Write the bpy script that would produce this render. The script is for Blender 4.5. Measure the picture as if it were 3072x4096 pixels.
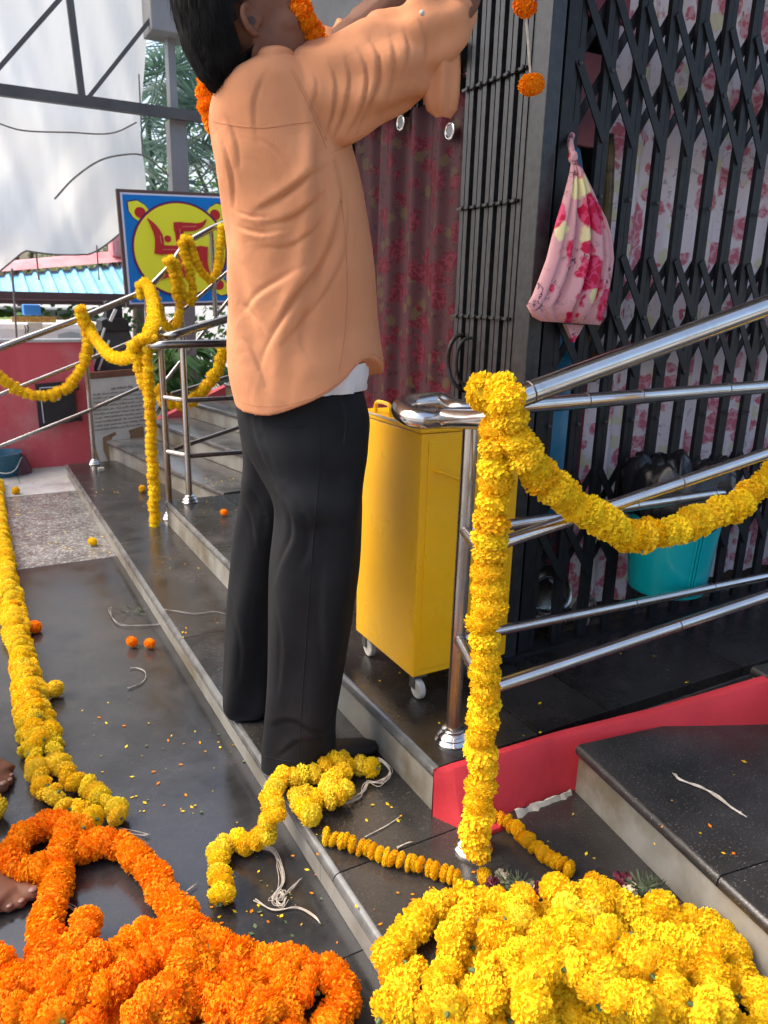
import bpy, bmesh, math, random
from mathutils import Vector, Matrix, noise
for o in list(bpy.data.objects): bpy.data.objects.remove(o)
SC = bpy.context.scene
COL = SC.collection
random.seed(7)
PI = math.pi
# ------------------------------------------------------------------ camera
cd = bpy.data.cameras.new('camera'); cam = bpy.data.objects.new('camera', cd); COL.objects.link(cam)
_yaw, _th, _ro = math.radians(29.5), math.radians(16.0), math.radians(1.46)
_f = Vector((math.sin(_yaw)*math.cos(_th), math.cos(_yaw)*math.cos(_th), -math.sin(_th)))
_r0 = Vector((math.cos(_yaw), -math.sin(_yaw), 0)); _u0 = _r0.cross(_f)
_r = _r0*math.cos(_ro)+_u0*math.sin(_ro); _u = _u0*math.cos(_ro)-_r0*math.sin(_ro)
cam.matrix_world = Matrix(((_r.x,_u.x,-_f.x,0),(_r.y,_u.y,-_f.y,0),(_r.z,_u.z,-_f.z,1.25),(0,0,0,1)))
cd.sensor_fit = 'HORIZONTAL'; cd.sensor_width = 7.5; cd.lens = 7.5*3000/3072
cd.clip_start = .05; cd.clip_end = 400
cd.dof.use_dof = True; cd.dof.focus_distance = 1.75; cd.dof.aperture_fstop = 2.2
SC.camera = cam
# ------------------------------------------------------------------ sky, sun, exposure
SUN_EL, SUN_AZ = math.radians(52), math.radians(-58)      # azimuth measured from +Y towards +X
W = bpy.data.worlds.new('World'); SC.world = W; W.use_nodes = True
nt = W.node_tree; bg = nt.nodes['Background']
sky = nt.nodes.new('ShaderNodeTexSky'); sky.sky_type = 'NISHITA'; sky.sun_disc = False
sky.sun_elevation = SUN_EL; sky.sun_rotation = SUN_AZ; sky.air_density = 1.0; sky.dust_density = 6.0; sky.ozone_density = 1.0
nt.links.new(sky.outputs[0], bg.inputs[0]); bg.inputs[1].default_value = .15
sd = bpy.data.lights.new('sun', 'SUN'); sd.energy = .65; sd.angle = math.radians(60); sd.color = (1, .95, .88)
sun = bpy.data.objects.new('sun', sd); COL.objects.link(sun)
sv = Vector((math.sin(SUN_AZ)*math.cos(SUN_EL), math.cos(SUN_AZ)*math.cos(SUN_EL), math.sin(SUN_EL)))
sun.rotation_euler = sv.to_track_quat('Z', 'Y').to_euler(); sun.location = sv*20
vs = SC.view_settings
vs.view_transform = 'Standard'; vs.look = 'None'; vs.gamma = 1; vs.use_curve_mapping = False; vs.exposure = 1.55
SC.render.engine = 'CYCLES'
SC.cycles.use_denoising = True
SC.cycles.max_bounces = 8; SC.cycles.diffuse_bounces = 4; SC.cycles.glossy_bounces = 4; SC.cycles.transparent_max_bounces = 8
SC.cycles.sample_clamp_indirect = 8
# ------------------------------------------------------------------ helpers
def tag(o, label=None, cat=None, group=None, kind=None):
    if label: o['label'] = label
    if cat: o['category'] = cat
    if group: o['group'] = group
    if kind: o['kind'] = kind
    return o
def wloc(o):
    v = Vector((0,0,0))
    while o is not None: v += o.location; o = o.parent
    return v
def empty(name, loc, label=None, cat=None, group=None, kind=None):
    o = bpy.data.objects.new(name, None); o.empty_display_size = .05; COL.objects.link(o); o.location = loc
    return tag(o, label, cat, group, kind)
def inst(name, me, loc, parent=None, rot=None, scale=None):
    o = bpy.data.objects.new(name, me); COL.objects.link(o); o.parent = parent
    o.location = Vector(loc) - (wloc(parent) if parent else Vector((0,0,0)))
    if rot is not None: o.rotation_euler = rot
    if scale is not None: o.scale = (scale,)*3 if isinstance(scale, (int, float)) else scale
    return o
class MB:
    def __init__(s): s.v = []; s.f = []; s.m = []; s.mi = 0
    def add(s, vs, fs):
        n = len(s.v); s.v += [tuple(p) for p in vs]; s.f += [tuple(n+i for i in f) for f in fs]; s.m += [s.mi]*len(fs); return s
    def box(s, lo, hi, M=None):
        x0,y0,z0 = lo; x1,y1,z1 = hi
        vs = [Vector(p) for p in ((x0,y0,z0),(x1,y0,z0),(x1,y1,z0),(x0,y1,z0),(x0,y0,z1),(x1,y0,z1),(x1,y1,z1),(x0,y1,z1))]
        if M is not None: vs = [M @ p for p in vs]
        return s.add(vs, [(0,3,2,1),(4,5,6,7),(0,1,5,4),(1,2,6,5),(2,3,7,6),(3,0,4,7)])
    def bar(s, a, b, w, t, up=(0,0,1)):
        """a straight bar from a to b, w wide across 'up', t thick along up"""
        a = Vector(a); b = Vector(b); d = (b-a).normalized(); u = Vector(up); r = d.cross(u).normalized(); u = r.cross(d)
        q = [p + r*(i*w/2) + u*(j*t/2) for p in (a,b) for i,j in ((-1,-1),(1,-1),(1,1),(-1,1))]
        return s.add(q, [(0,1,2,3),(7,6,5,4),(0,4,5,1),(1,5,6,2),(2,6,7,3),(3,7,4,0)])
    def tube(s, path, r, n=8, cap=True, up0=None):
        P = [Vector(p) for p in path]; R = r if isinstance(r, (list, tuple)) else [r]*len(P)
        T = [(P[min(i+1,len(P)-1)]-P[max(i-1,0)]).normalized() for i in range(len(P))]
        u = T[0].orthogonal().normalized() if up0 is None else (Vector(up0)-T[0]*T[0].dot(Vector(up0))).normalized()
        vs = []; fs = []
        for i,p in enumerate(P):
            u = (u - T[i]*u.dot(T[i])).normalized(); w = T[i].cross(u)
            rr = R[i] if isinstance(R[i], (list, tuple)) else (R[i], R[i])
            for k in range(n):
                a = 2*PI*k/n; vs.append(p + u*(math.cos(a)*rr[0]) + w*(math.sin(a)*rr[1]))
        for i in range(len(P)-1):
            for k in range(n):
                fs.append((i*n+k, i*n+(k+1)%n, (i+1)*n+(k+1)%n, (i+1)*n+k))
        if cap: fs += [tuple(range(n-1,-1,-1)), tuple((len(P)-1)*n+k for k in range(n))]
        return s.add(vs, fs)
    def lathe(s, c, prof, n=20, M=None):
        """profile of (radius, height) round a vertical axis at c"""
        vs = []; fs = []
        for r,z in prof:
            for k in range(n):
                p = Vector((r*math.cos(2*PI*k/n), r*math.sin(2*PI*k/n), z))
                vs.append(Vector(c) + (M @ p if M is not None else p))
        for i in range(len(prof)-1):
            for k in range(n): fs.append((i*n+k, i*n+(k+1)%n, (i+1)*n+(k+1)%n, (i+1)*n+k))
        fs += [tuple(range(n-1,-1,-1)), tuple((len(prof)-1)*n+k for k in range(n))]
        return s.add(vs, fs)
    def prism(s, poly, ax, t):
        """poly: list of 3D points in a plane, pushed along vector ax*t"""
        n = len(poly); A = [Vector(p) for p in poly]; B = [p + Vector(ax)*t for p in A]
        return s.add(A+B, [tuple(range(n-1,-1,-1)), tuple(n+i for i in range(n))] + [(i,(i+1)%n,n+(i+1)%n,n+i) for i in range(n)])
    def ball(s, c, r, n=10, m=7):
        vs = []; fs = []; r = (r,r,r) if isinstance(r,(int,float)) else r
        for i in range(1,m):
            for k in range(n):
                a = PI*i/m; b = 2*PI*k/n
                vs.append((c[0]+r[0]*math.sin(a)*math.cos(b), c[1]+r[1]*math.sin(a)*math.sin(b), c[2]+r[2]*math.cos(a)))
        vs += [(c[0],c[1],c[2]+r[2]),(c[0],c[1],c[2]-r[2])]; t = len(vs)-2
        for i in range(m-2):
            for k in range(n): fs.append((i*n+k,(i+1)*n+k,(i+1)*n+(k+1)%n,i*n+(k+1)%n))
        for k in range(n): fs += [(t,k,(k+1)%n),(t+1,(m-2)*n+(k+1)%n,(m-2)*n+k)]
        return s.add(vs, fs)
    def grid(s, rows):
        n = len(rows[0]); vs = [p for r in rows for p in r]
        return s.add(vs, [(i*n+k,i*n+k+1,(i+1)*n+k+1,(i+1)*n+k) for i in range(len(rows)-1) for k in range(n-1)])
    def mesh(s, name, off=(0,0,0), mats=(), smooth=False):
        me = bpy.data.meshes.new(name); o = Vector(off)
        me.from_pydata([tuple(Vector(p)-o) for p in s.v], [], s.f)
        for m in mats: me.materials.append(m)
        me.polygons.foreach_set('use_smooth', [bool(smooth)]*len(s.f))
        if len(mats) > 1: me.polygons.foreach_set('material_index', s.m)
        me.update(); return me
    def build(s, name, mat, parent=None, smooth=False, bevel=0, loc=None, auto=True):
        mats = mat if isinstance(mat, (list, tuple)) else (mat,)
        base = wloc(parent) if parent else Vector((0,0,0))
        at = Vector(loc) if loc is not None else base
        if loc is None and parent is None and s.v:
            at = Vector((sum(p[0] for p in s.v)/len(s.v), sum(p[1] for p in s.v)/len(s.v), min(p[2] for p in s.v)))
        me = s.mesh(name, at, mats, smooth)
        bm = bmesh.new(); bm.from_mesh(me); bmesh.ops.recalc_face_normals(bm, faces=bm.faces[:])
        if bevel:
            bmesh.ops.bevel(bm, geom=[e for e in bm.edges if e.is_manifold and e.calc_face_angle(0) > .5], offset=bevel, segments=2, affect='EDGES', profile=.6)
        bm.to_mesh(me); bm.free()
        if smooth and auto: me.set_sharp_from_angle(angle=math.radians(40))
        o = bpy.data.objects.new(name, me); COL.objects.link(o); o.parent = parent; o.location = at-base
        return o
def crom(P, step):
    """points through P at an even spacing (Catmull-Rom)"""
    P = [Vector(p) for p in P]
    if len(P) == 2: P = [P[0], (P[0]+P[1])/2, P[1]]
    Q = [2*P[0]-P[1]] + P + [2*P[-1]-P[-2]]; d = []
    for i in range(1, len(Q)-2):
        for k in range(12):
            t = k/12; a,b,c,e = Q[i-1:i+3]
            d.append(.5*((2*b) + (c-a)*t + (2*a-5*b+4*c-e)*t*t + (3*b-a-3*c+e)*t**3))
    d.append(P[-1]); out = [d[0]]; acc = 0
    for i in range(1, len(d)):
        seg = (d[i]-d[i-1]).length
        while acc + seg >= step and seg > 1e-9:
            q = d[i-1].lerp(d[i], (step-acc)/seg); out.append(q); d[i-1] = q; seg = (d[i]-q).length; acc = 0
        acc += seg
    return out
def srgb(r, g, b):
    f = lambda c: (c/255/12.92) if c/255 <= .04045 else ((c/255+.055)/1.055)**2.4
    return (f(r), f(g), f(b))
# ------------------------------------------------------------------ materials
def base_mat(name):
    m = bpy.data.materials.new(name); m.use_nodes = True; t = m.node_tree
    return m, t, t.nodes['Principled BSDF']
def N(t, typ, **kw):
    n = t.nodes.new(typ)
    for k,v in kw.items():
        if k.startswith('_'): setattr(n, k[1:], v)
        else: n.inputs[k.replace('__',' ')].default_value = v
    return n
def c4(c): return (c[0], c[1], c[2], 1)
def ramp(t, fac, stops, interp='LINEAR'):
    n = t.nodes.new('ShaderNodeValToRGB'); n.color_ramp.interpolation = interp; e = n.color_ramp.elements
    while len(e) < len(stops): e.new(.5)
    for i,(p,c) in enumerate(stops): e[i].position = p; e[i].color = c4(c) if len(c) == 3 else c
    t.links.new(fac, n.inputs[0]); return n
def mix(t, fac, a, b, mode='MIX'):
    n = t.nodes.new('ShaderNodeMix'); n.data_type = 'RGBA'; n.blend_type = mode
    for sock, v in ((n.inputs[0], fac), (n.inputs[6], a), (n.inputs[7], b)):
        if hasattr(v, 'is_linked'): t.links.new(v, sock)
        elif isinstance(v, (int, float)): sock.default_value = v
        else: sock.default_value = c4(v)
    return n.outputs[2]
def mk(name, col, rough=.5, metal=0, col2=None, scale=5, lo=.4, hi=.65, detail=6, bump=0, bscale=None, rough2=None, spec=.5, stretch=None, objrand=0, sheen=0, dirt=None, dscale=2.0, dlo=.55, dhi=.75, coord='Object'):
    m, t, b = base_mat(name)
    b.inputs['Base Color'].default_value = c4(col); b.inputs['Roughness'].default_value = rough; b.inputs['Metallic'].default_value = metal
    b.inputs['Specular IOR Level'].default_value = spec
    if sheen: b.inputs['Sheen Weight'].default_value = sheen; b.inputs['Sheen Roughness'].default_value = .5
    tc = N(t, 'ShaderNodeTexCoord'); vec = tc.outputs[coord]
    if stretch:
        mp = N(t, 'ShaderNodeMapping'); mp.inputs['Scale'].default_value = stretch; t.links.new(vec, mp.inputs[0]); vec2 = mp.outputs[0]
    else: vec2 = vec
    colour = None
    if col2 is not None:
        n = N(t, 'ShaderNodeTexNoise', Scale=scale, Detail=detail, Roughness=.62); t.links.new(vec2, n.inputs[0])
        r = ramp(t, n.outputs[0], [(lo, col), (hi, col2)]); colour = r.outputs[0]
        if rough2 is not None:
            rr = N(t, 'ShaderNodeMapRange'); t.links.new(n.outputs[0], rr.inputs[0])
            for i,v in zip((1,2,3,4), (lo, hi, rough, rough2)): rr.inputs[i].default_value = v
            t.links.new(rr.outputs[0], b.inputs['Roughness'])
    if dirt is not None:
        n = N(t, 'ShaderNodeTexNoise', Scale=dscale, Detail=8, Roughness=.7); t.links.new(vec, n.inputs[0])
        r = ramp(t, n.outputs[0], [(dlo, (0,0,0)), (dhi, (1,1,1))])
        colour = mix(t, r.outputs[0], colour if colour else col, dirt)
    if objrand:
        oi = N(t, 'ShaderNodeObjectInfo'); hs = N(t, 'ShaderNodeHueSaturation')
        mr = N(t, 'ShaderNodeMapRange'); t.links.new(oi.outputs['Random'], mr.inputs[0]); mr.inputs[3].default_value = 1-objrand; mr.inputs[4].default_value = 1+objrand
        t.links.new(mr.outputs[0], hs.inputs['Value'])
        if colour: t.links.new(colour, hs.inputs['Color'])
        else: hs.inputs['Color'].default_value = c4(col)
        colour = hs.outputs[0]
    if colour: t.links.new(colour, b.inputs['Base Color'])
    if bump:
        n = N(t, 'ShaderNodeTexNoise', Scale=bscale or scale*4, Detail=6, Roughness=.65); t.links.new(vec2, n.inputs[0])
        bp = N(t, 'ShaderNodeBump', Strength=bump, Distance=.01); t.links.new(n.outputs[0], bp.inputs['Height']); t.links.new(bp.outputs[0], b.inputs['Normal'])
    return m
def granite(name, dark, light, rough, rough2, speck=220, blotch=7, fleck=.70, bump=.06, tint=(.05,.036,.032), wear=.35):
    m, t, b = base_mat(name); tc = N(t, 'ShaderNodeTexCoord'); oi = N(t, 'ShaderNodeObjectInfo')
    ad = N(t, 'ShaderNodeVectorMath', _operation='MULTIPLY_ADD'); t.links.new(oi.outputs['Random'], ad.inputs[0]); ad.inputs[1].default_value = (13,7,5); t.links.new(tc.outputs['Object'], ad.inputs[2])
    v = ad.outputs[0]
    n1 = N(t, 'ShaderNodeTexNoise', Scale=speck, Detail=3, Roughness=.7); t.links.new(v, n1.inputs[0])
    n2 = N(t, 'ShaderNodeTexNoise', Scale=blotch, Detail=9, Roughness=.72); t.links.new(v, n2.inputs[0])
    n3 = N(t, 'ShaderNodeTexNoise', Scale=1.7, Detail=5, Roughness=.6); t.links.new(v, n3.inputs[0])
    a = ramp(t, n2.outputs[0], [(.40, dark), (.62, [c*1.9 for c in dark]), (.74, tint)])
    s = ramp(t, n1.outputs[0], [(fleck-.06, (0,0,0)), (fleck+.03, (1,1,1))])
    c = mix(t, s.outputs[0], a.outputs[0], light)
    d = ramp(t, n3.outputs[0], [(.40, (0,0,0)), (.70, (wear,)*3)])
    c = mix(t, d.outputs[0], c, (.048,.046,.044))
    t.links.new(c, b.inputs['Base Color']); b.inputs['Specular IOR Level'].default_value = .75
    rr = N(t, 'ShaderNodeMapRange'); t.links.new(n2.outputs[0], rr.inputs[0])
    for i,q in zip((1,2,3,4), (.35,.7,rough,rough2)): rr.inputs[i].default_value = q
    t.links.new(rr.outputs[0], b.inputs['Roughness'])
    bp = N(t, 'ShaderNodeBump', Strength=bump, Distance=.004); t.links.new(n1.outputs[0], bp.inputs['Height'])
    bp2 = N(t, 'ShaderNodeBump', Strength=bump*1.2, Distance=.02); t.links.new(n2.outputs[0], bp2.inputs['Height']); t.links.new(bp.outputs[0], bp2.inputs['Normal'])
    t.links.new(bp2.outputs[0], b.inputs['Normal'])
    return m
def floral(name, ground, rose, rose2, leaf, pale, scale=7.5, rough=.6, transl=0, stretch=(1,1,1)):
    """printed cloth: clustered roses, dark sprigs, pale blossoms"""
    m, t, b = base_mat(name); tc = N(t, 'ShaderNodeTexCoord')
    mp = N(t, 'ShaderNodeMapping'); mp.inputs['Scale'].default_value = stretch; t.links.new(tc.outputs['Object'], mp.inputs[0])
    wn = N(t, 'ShaderNodeTexNoise', Scale=scale*4, Detail=2); t.links.new(mp.outputs[0], wn.inputs[0])
    wv = N(t, 'ShaderNodeVectorMath', _operation='MULTIPLY_ADD'); t.links.new(wn.outputs['Color'], wv.inputs[0]); wv.inputs[1].default_value = (.035,.035,.035); t.links.new(mp.outputs[0], wv.inputs[2])
    v = wv.outputs[0]
    def vor(s, off, lo, hi):
        ofs = N(t, 'ShaderNodeVectorMath', _operation='ADD'); t.links.new(v, ofs.inputs[0]); ofs.inputs[1].default_value = (off, off*.7, off*1.3)
        q = N(t, 'ShaderNodeTexVoronoi', Scale=s); t.links.new(ofs.outputs[0], q.inputs[0])
        return ramp(t, q.outputs['Distance'], [(lo, (1,1,1)), (hi, (0,0,0))]).outputs[0]
    sprig = N(t, 'ShaderNodeTexNoise', Scale=scale*5, Detail=4, Roughness=.75); t.links.new(v, sprig.inputs[0])
    near = vor(scale*1.15, 3.1, .36, .6)
    sp = ramp(t, sprig.outputs[0], [(.55,(0,0,0)), (.6,(1,1,1))]).outputs[0]
    c = mix(t, mix(t, 1.0, sp, near, 'MULTIPLY'), ground, leaf)
    c = mix(t, vor(scale*1.3, 7.7, .26, .31), c, pale)
    pet = N(t, 'ShaderNodeTexVoronoi', Scale=scale*6.5); t.links.new(v, pet.inputs[0])
    pr = ramp(t, pet.outputs['Distance'], [(.15, rose), (.5, rose), (.62, rose2)]).outputs[0]
    c = mix(t, vor(scale, 0, .36, .41), c, pr)
    c = mix(t, vor(scale*1.7, 11.3, .27, .32), c, pr)
    t.links.new(c, b.inputs['Base Color']); b.inputs['Roughness'].default_value = rough; b.inputs['Specular IOR Level'].default_value = .15
    fb = N(t, 'ShaderNodeTexNoise', Scale=420, Detail=2); t.links.new(mp.outputs[0], fb.inputs[0])
    bp = N(t, 'ShaderNodeBump', Strength=.12, Distance=.002); t.links.new(fb.outputs[0], bp.inputs['Height']); t.links.new(bp.outputs[0], b.inputs['Normal'])
    return m
def petal(name, a, b_, deep, hue=.008):
    """marigold petals: tint varies from bloom to bloom and petal to petal; thin enough to pass some light"""
    m, t, b = base_mat(name); oi = N(t, 'ShaderNodeObjectInfo'); tc = N(t, 'ShaderNodeTexCoord')
    n = N(t, 'ShaderNodeTexNoise', Scale=3.4, Detail=3); t.links.new(tc.outputs['Object'], n.inputs[0])
    g = N(t, 'ShaderNodeNewGeometry')
    r = ramp(t, g.outputs['Random Per Island'], [(0, deep), (.35, a), (1, b_)])
    r2 = ramp(t, n.outputs[0], [(.35, a), (.7, b_)])
    c = mix(t, .4, r.outputs[0], r2.outputs[0])
    hs = N(t, 'ShaderNodeHueSaturation'); t.links.new(c, hs.inputs['Color'])
    mr = N(t, 'ShaderNodeMapRange'); t.links.new(oi.outputs['Random'], mr.inputs[0]); mr.inputs[3].default_value = .5-hue; mr.inputs[4].default_value = .5+hue; t.links.new(mr.outputs[0], hs.inputs['Hue'])
    mv = N(t, 'ShaderNodeMath', _operation='FRACT'); mm = N(t, 'ShaderNodeMath', _operation='MULTIPLY'); t.links.new(oi.outputs['Random'], mm.inputs[0]); mm.inputs[1].default_value = 17.3; t.links.new(mm.outputs[0], mv.inputs[0])
    mr2 = N(t, 'ShaderNodeMapRange'); t.links.new(mv.outputs[0], mr2.inputs[0]); mr2.inputs[3].default_value = .93; mr2.inputs[4].default_value = 1.05; t.links.new(mr2.outputs[0], hs.inputs['Value'])
    t.links.new(hs.outputs[0], b.inputs['Base Color']); b.inputs['Roughness'].default_value = .7; b.inputs['Specular IOR Level'].default_value = .2
    tr = N(t, 'ShaderNodeBsdfTranslucent'); t.links.new(hs.outputs[0], tr.inputs[0])
    ms = N(t, 'ShaderNodeMixShader'); ms.inputs[0].default_value = .30
    t.links.new(b.outputs[0], ms.inputs[1]); t.links.new(tr.outputs[0], ms.inputs[2]); t.links.new(ms.outputs[0], t.nodes['Material Output'].inputs[0])
    return m
def sheet_mat(name, col, col2, transl, rough=.6, scale=2, bump=.1):
    m = mk(name, col, rough, col2=col2, scale=scale, bump=bump, bscale=30); t = m.node_tree; b = t.nodes['Principled BSDF']
    tr = N(t, 'ShaderNodeBsdfTranslucent'); tr.inputs[0].default_value = c4(col)
    ms = N(t, 'ShaderNodeMixShader'); ms.inputs[0].default_value = transl
    t.links.new(b.outputs[0], ms.inputs[1]); t.links.new(tr.outputs[0], ms.inputs[2]); t.links.new(ms.outputs[0], t.nodes['Material Output'].inputs[0])
    return m
M = {}
M['polish'] = granite('polished_granite', (.018,.018,.0185), (.085,.078,.075), .11, .28, fleck=.72, bump=.03, tint=(.055,.038,.035), wear=.35)
M['flamed'] = granite('flamed_granite', (.10,.098,.094), (.36,.355,.345), .10, .30, speck=70, fleck=.58, bump=.2, tint=(.2,.19,.18))
M['far_tread'] = granite('reflection_lightened_granite', (.055,.054,.052), (.2,.195,.19), .10, .28, speck=150, fleck=.64, bump=.05, wear=.3, tint=(.12,.11,.10))  # lighter granite: strong reflection on the far treads is put into the colour
M['tread'] = granite('tread_granite', (.016,.015,.014), (.085,.075,.068), .11, .34, speck=150, fleck=.66, bump=.06, wear=.45)
M['plat'] = granite('platform_granite', (.010,.0088,.0083), (.07,.06,.055), .16, .42, fleck=.7, bump=.06, tint=(.085,.052,.044), wear=.5)
M['slab'] = granite('slab_granite', (.0105,.0105,.0108), (.22,.19,.19), .28, .5, fleck=.665, bump=.1, tint=(.13,.08,.08), wear=.4)
M['riser'] = mk('riser_stone', (.27,.265,.235), .3, col2=(.13,.12,.095), scale=6, lo=.4, hi=.75, bump=.12, dirt=(.11,.085,.045), dscale=2.2, dlo=.46, dhi=.66)
M['nosing'] = mk('polished_nosing', (.12,.125,.12), .16, col2=(.05,.05,.048), scale=9, bump=.1, rough2=.3)
M['concrete'] = mk('old_concrete', (.33,.32,.30), .8, col2=(.20,.195,.18), scale=3, bump=.3, bscale=60)
M['white_stone'] = mk('pale_threshold_stone', (.48,.48,.47), .25, col2=(.36,.36,.35), scale=6, bump=.05)
M['joint'] = mk('cement_joint', (.12,.10,.085), .9, col2=(.06,.05,.045), scale=20)
M['steel'] = mk('stainless_steel', (.63,.61,.58), .17, 1, col2=(.50,.47,.43), scale=12, lo=.45, hi=.75, rough2=.32, dirt=(.30,.20,.13), dscale=5, dlo=.62, dhi=.78)
M['steel_far'] = mk('reflection_darkened_stainless', (.36,.34,.32), .2, 1, col2=(.26,.235,.21), scale=10, lo=.42, hi=.7, rough2=.34)  # same stainless, with dark overhead reflections put into the base colour
M['steel_old'] = mk('stained_stainless', (.50,.46,.42), .22, 1, col2=(.24,.17,.13), scale=9, lo=.42, hi=.66, rough2=.42, stretch=(1,1,.35))
M['weld'] = mk('weld_bead', (.25,.22,.2), .45, 1, col2=(.12,.1,.09), scale=60)
M['black'] = mk('black_gate_paint', (.010,.0105,.012), .45, spec=.25, col2=(.018,.018,.02), scale=30, bump=.08, bscale=90, dirt=(.04,.036,.033), dscale=7, dlo=.6, dhi=.85)
M['black_sheen'] = mk('black_enamel', (.017,.018,.02), .33, col2=(.032,.034,.036), scale=40, bump=.08, bscale=70, spec=.4)
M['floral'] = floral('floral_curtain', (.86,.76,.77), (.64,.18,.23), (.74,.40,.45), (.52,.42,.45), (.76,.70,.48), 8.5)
M['floral_shaded'] = floral('floral_door_curtain', (.050,.017,.021), (.060,.003,.008), (.095,.012,.024), (.014,.005,.007), (.06,.038,.02), 11.5)  # same rose print darkened: the doorway's shade is put into the cloth colour
M['floral_bag'] = floral('floral_satin', (.58,.30,.31), (.46,.006,.045), (.58,.06,.14), (.13,.05,.08), (.66,.58,.30), 8, rough=.36)
M['yellow'] = mk('yellow_enamel', (.87,.47,.006), .27, col2=(.80,.41,.006), scale=3, lo=.4, hi=.7, bump=.06, bscale=14, rough2=.36, dirt=(.70,.46,.10), dscale=3.5, dlo=.64, dhi=.82)
M['wheel'] = mk('castor_nylon', (.55,.53,.48), .5, col2=(.35,.33,.29), scale=20)
M['dark_metal'] = mk('castor_metal', (.2,.19,.18), .4, .9, col2=(.1,.09,.08), scale=30)
M['red'] = mk('red_wall_paint', (.50,.032,.042), .6, spec=.3, col2=(.42,.026,.034), scale=5, bump=.2, bscale=25, dirt=(.40,.07,.075), dscale=6, dlo=.62, dhi=.85)
M['red_far'] = mk('red_lime_wash', (.62,.095,.11), .7, col2=(.56,.075,.09), scale=4, bump=.2, bscale=25, dirt=(.62,.30,.29), dscale=1.4, dlo=.52, dhi=.85, stretch=(1,1,.3))
M['teal'] = mk('teal_plastic', (.0,.34,.36), .32, col2=(.0,.30,.32), scale=3)
M['liner'] = mk('black_bin_liner', (.012,.012,.013), .22, bump=.4, bscale=18)
M['shirt'] = mk('peach_shirt_cloth', (.57,.25,.122), .88, col2=(.52,.22,.105), scale=3, bump=.10, bscale=300, stretch=(1,1,.45), spec=.2)
_t = M['shirt'].node_tree; _b = _t.nodes['Principled BSDF']; _old = _b.inputs['Normal'].links[0].from_socket
_n = N(_t, 'ShaderNodeTexNoise', Scale=11, Detail=4, Roughness=.5, Distortion=.4); _tc = N(_t, 'ShaderNodeTexCoord'); _t.links.new(_tc.outputs['Object'], _n.inputs[0])
_p = N(_t, 'ShaderNodeBump', Strength=.28, Distance=.018); _t.links.new(_n.outputs[0], _p.inputs['Height']); _t.links.new(_old, _p.inputs['Normal']); _t.links.new(_p.outputs[0], _b.inputs['Normal'])
M['seam'] = mk('shirt_seam_shade', (.45,.19,.09), .9)
M['tseam'] = mk('trouser_seam', (.004,.004,.005), .9)
M['trouser'] = mk('black_trouser_cloth', (.0065,.007,.0085), .8, col2=(.010,.011,.013), scale=8, bump=.12, bscale=300, spec=.25)
M['vest'] = mk('white_vest_cloth', (.72,.72,.74), .8, bump=.15, bscale=120)
M['skin'] = mk('brown_skin', (.155,.066,.038), .6, spec=.25, col2=(.19,.085,.05), scale=9, bump=.1, bscale=120); M['skin'].node_tree.nodes['Principled BSDF'].inputs['Subsurface Weight'].default_value = .12; M['skin'].node_tree.nodes['Principled BSDF'].inputs['Subsurface Radius'].default_value = (.012,.005,.003)
M['nail'] = mk('toe_nail', (.22,.115,.085), .35)
M['hair'] = mk('black_hair', (.0025,.0025,.003), .8, col2=(.007,.0065,.0065), scale=60, bump=.35, bscale=160, stretch=(1,1,.2), spec=.12)
M['shoe'] = mk('black_shoe', (.01,.01,.011), .55)
M['tarp'] = sheet_mat('white_tarpaulin', (.76,.78,.77), (.70,.72,.71), .38, scale=1.2)
M['rope'] = mk('grey_rope', (.22,.2,.18), .9, col2=(.12,.11,.1), scale=60)
M['twine'] = mk('cotton_twine', (.55,.50,.42), .9, col2=(.38,.33,.26), scale=80)
M['wire'] = mk('dull_ribbon', (.12,.115,.11), .35, col2=(.3,.29,.27), scale=20)
M['truss'] = mk('grey_truss_paint', (.075,.07,.066), .55, col2=(.055,.05,.048), scale=6)
M['column'] = mk('grey_column_paint', (.22,.215,.21), .5, col2=(.18,.175,.17), scale=4, dirt=(.40,.33,.12), dscale=6, dlo=.68, dhi=.8)
M['maroon'] = mk('maroon_beam_paint', (.085,.05,.055), .5, col2=(.06,.038,.042), scale=6)
M['blue_roof'] = mk('blue_roof_sheet', (.16,.45,.66), .4, col2=(.24,.54,.72), scale=5, dirt=(.10,.2,.26), dscale=6, dlo=.62, dhi=.8)
M['pink_ridge'] = mk('faded_red_ridge', (.62,.26,.28), .6, col2=(.52,.17,.19), scale=4)
M['white_paint'] = mk('white_paint', (.86,.87,.87), .35, col2=(.80,.81,.82), scale=3)
M['glass_grey'] = mk('grey_window', (.45,.48,.49), .15)
M['banner'] = mk('yellow_banner', (.85,.52,.12), .6, col2=(.86,.60,.20), scale=5)
M['banner_ink'] = mk('brown_lettering', (.40,.16,.04), .7)
M['blue_plain'] = mk('blue_plastic', (.03,.20,.60), .4)
M['blue_int'] = mk('blue_painted_board', (.035,.19,.34), .5, col2=(.06,.26,.42), scale=8)
M['gold_int'] = mk('brown_gold_cloth', (.16,.095,.025), .4, col2=(.05,.03,.01), scale=18, stretch=(1,1,3))
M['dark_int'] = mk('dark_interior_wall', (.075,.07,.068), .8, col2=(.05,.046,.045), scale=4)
M['maroon_int'] = mk('crimson_cloth', (.22,.01,.03), .7, col2=(.14,.006,.02), scale=8)
M['grey_lintel'] = mk('grey_lintel_paint', (.14,.15,.16), .6, col2=(.10,.105,.11), scale=5)
M['roof'] = mk('grey_roof_sheet', (.40,.40,.39), .6, col2=(.30,.30,.29), scale=3)
M['paper'] = mk('aged_notice_paper', (.52,.50,.45), .8, col2=(.44,.42,.37), scale=7)
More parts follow.
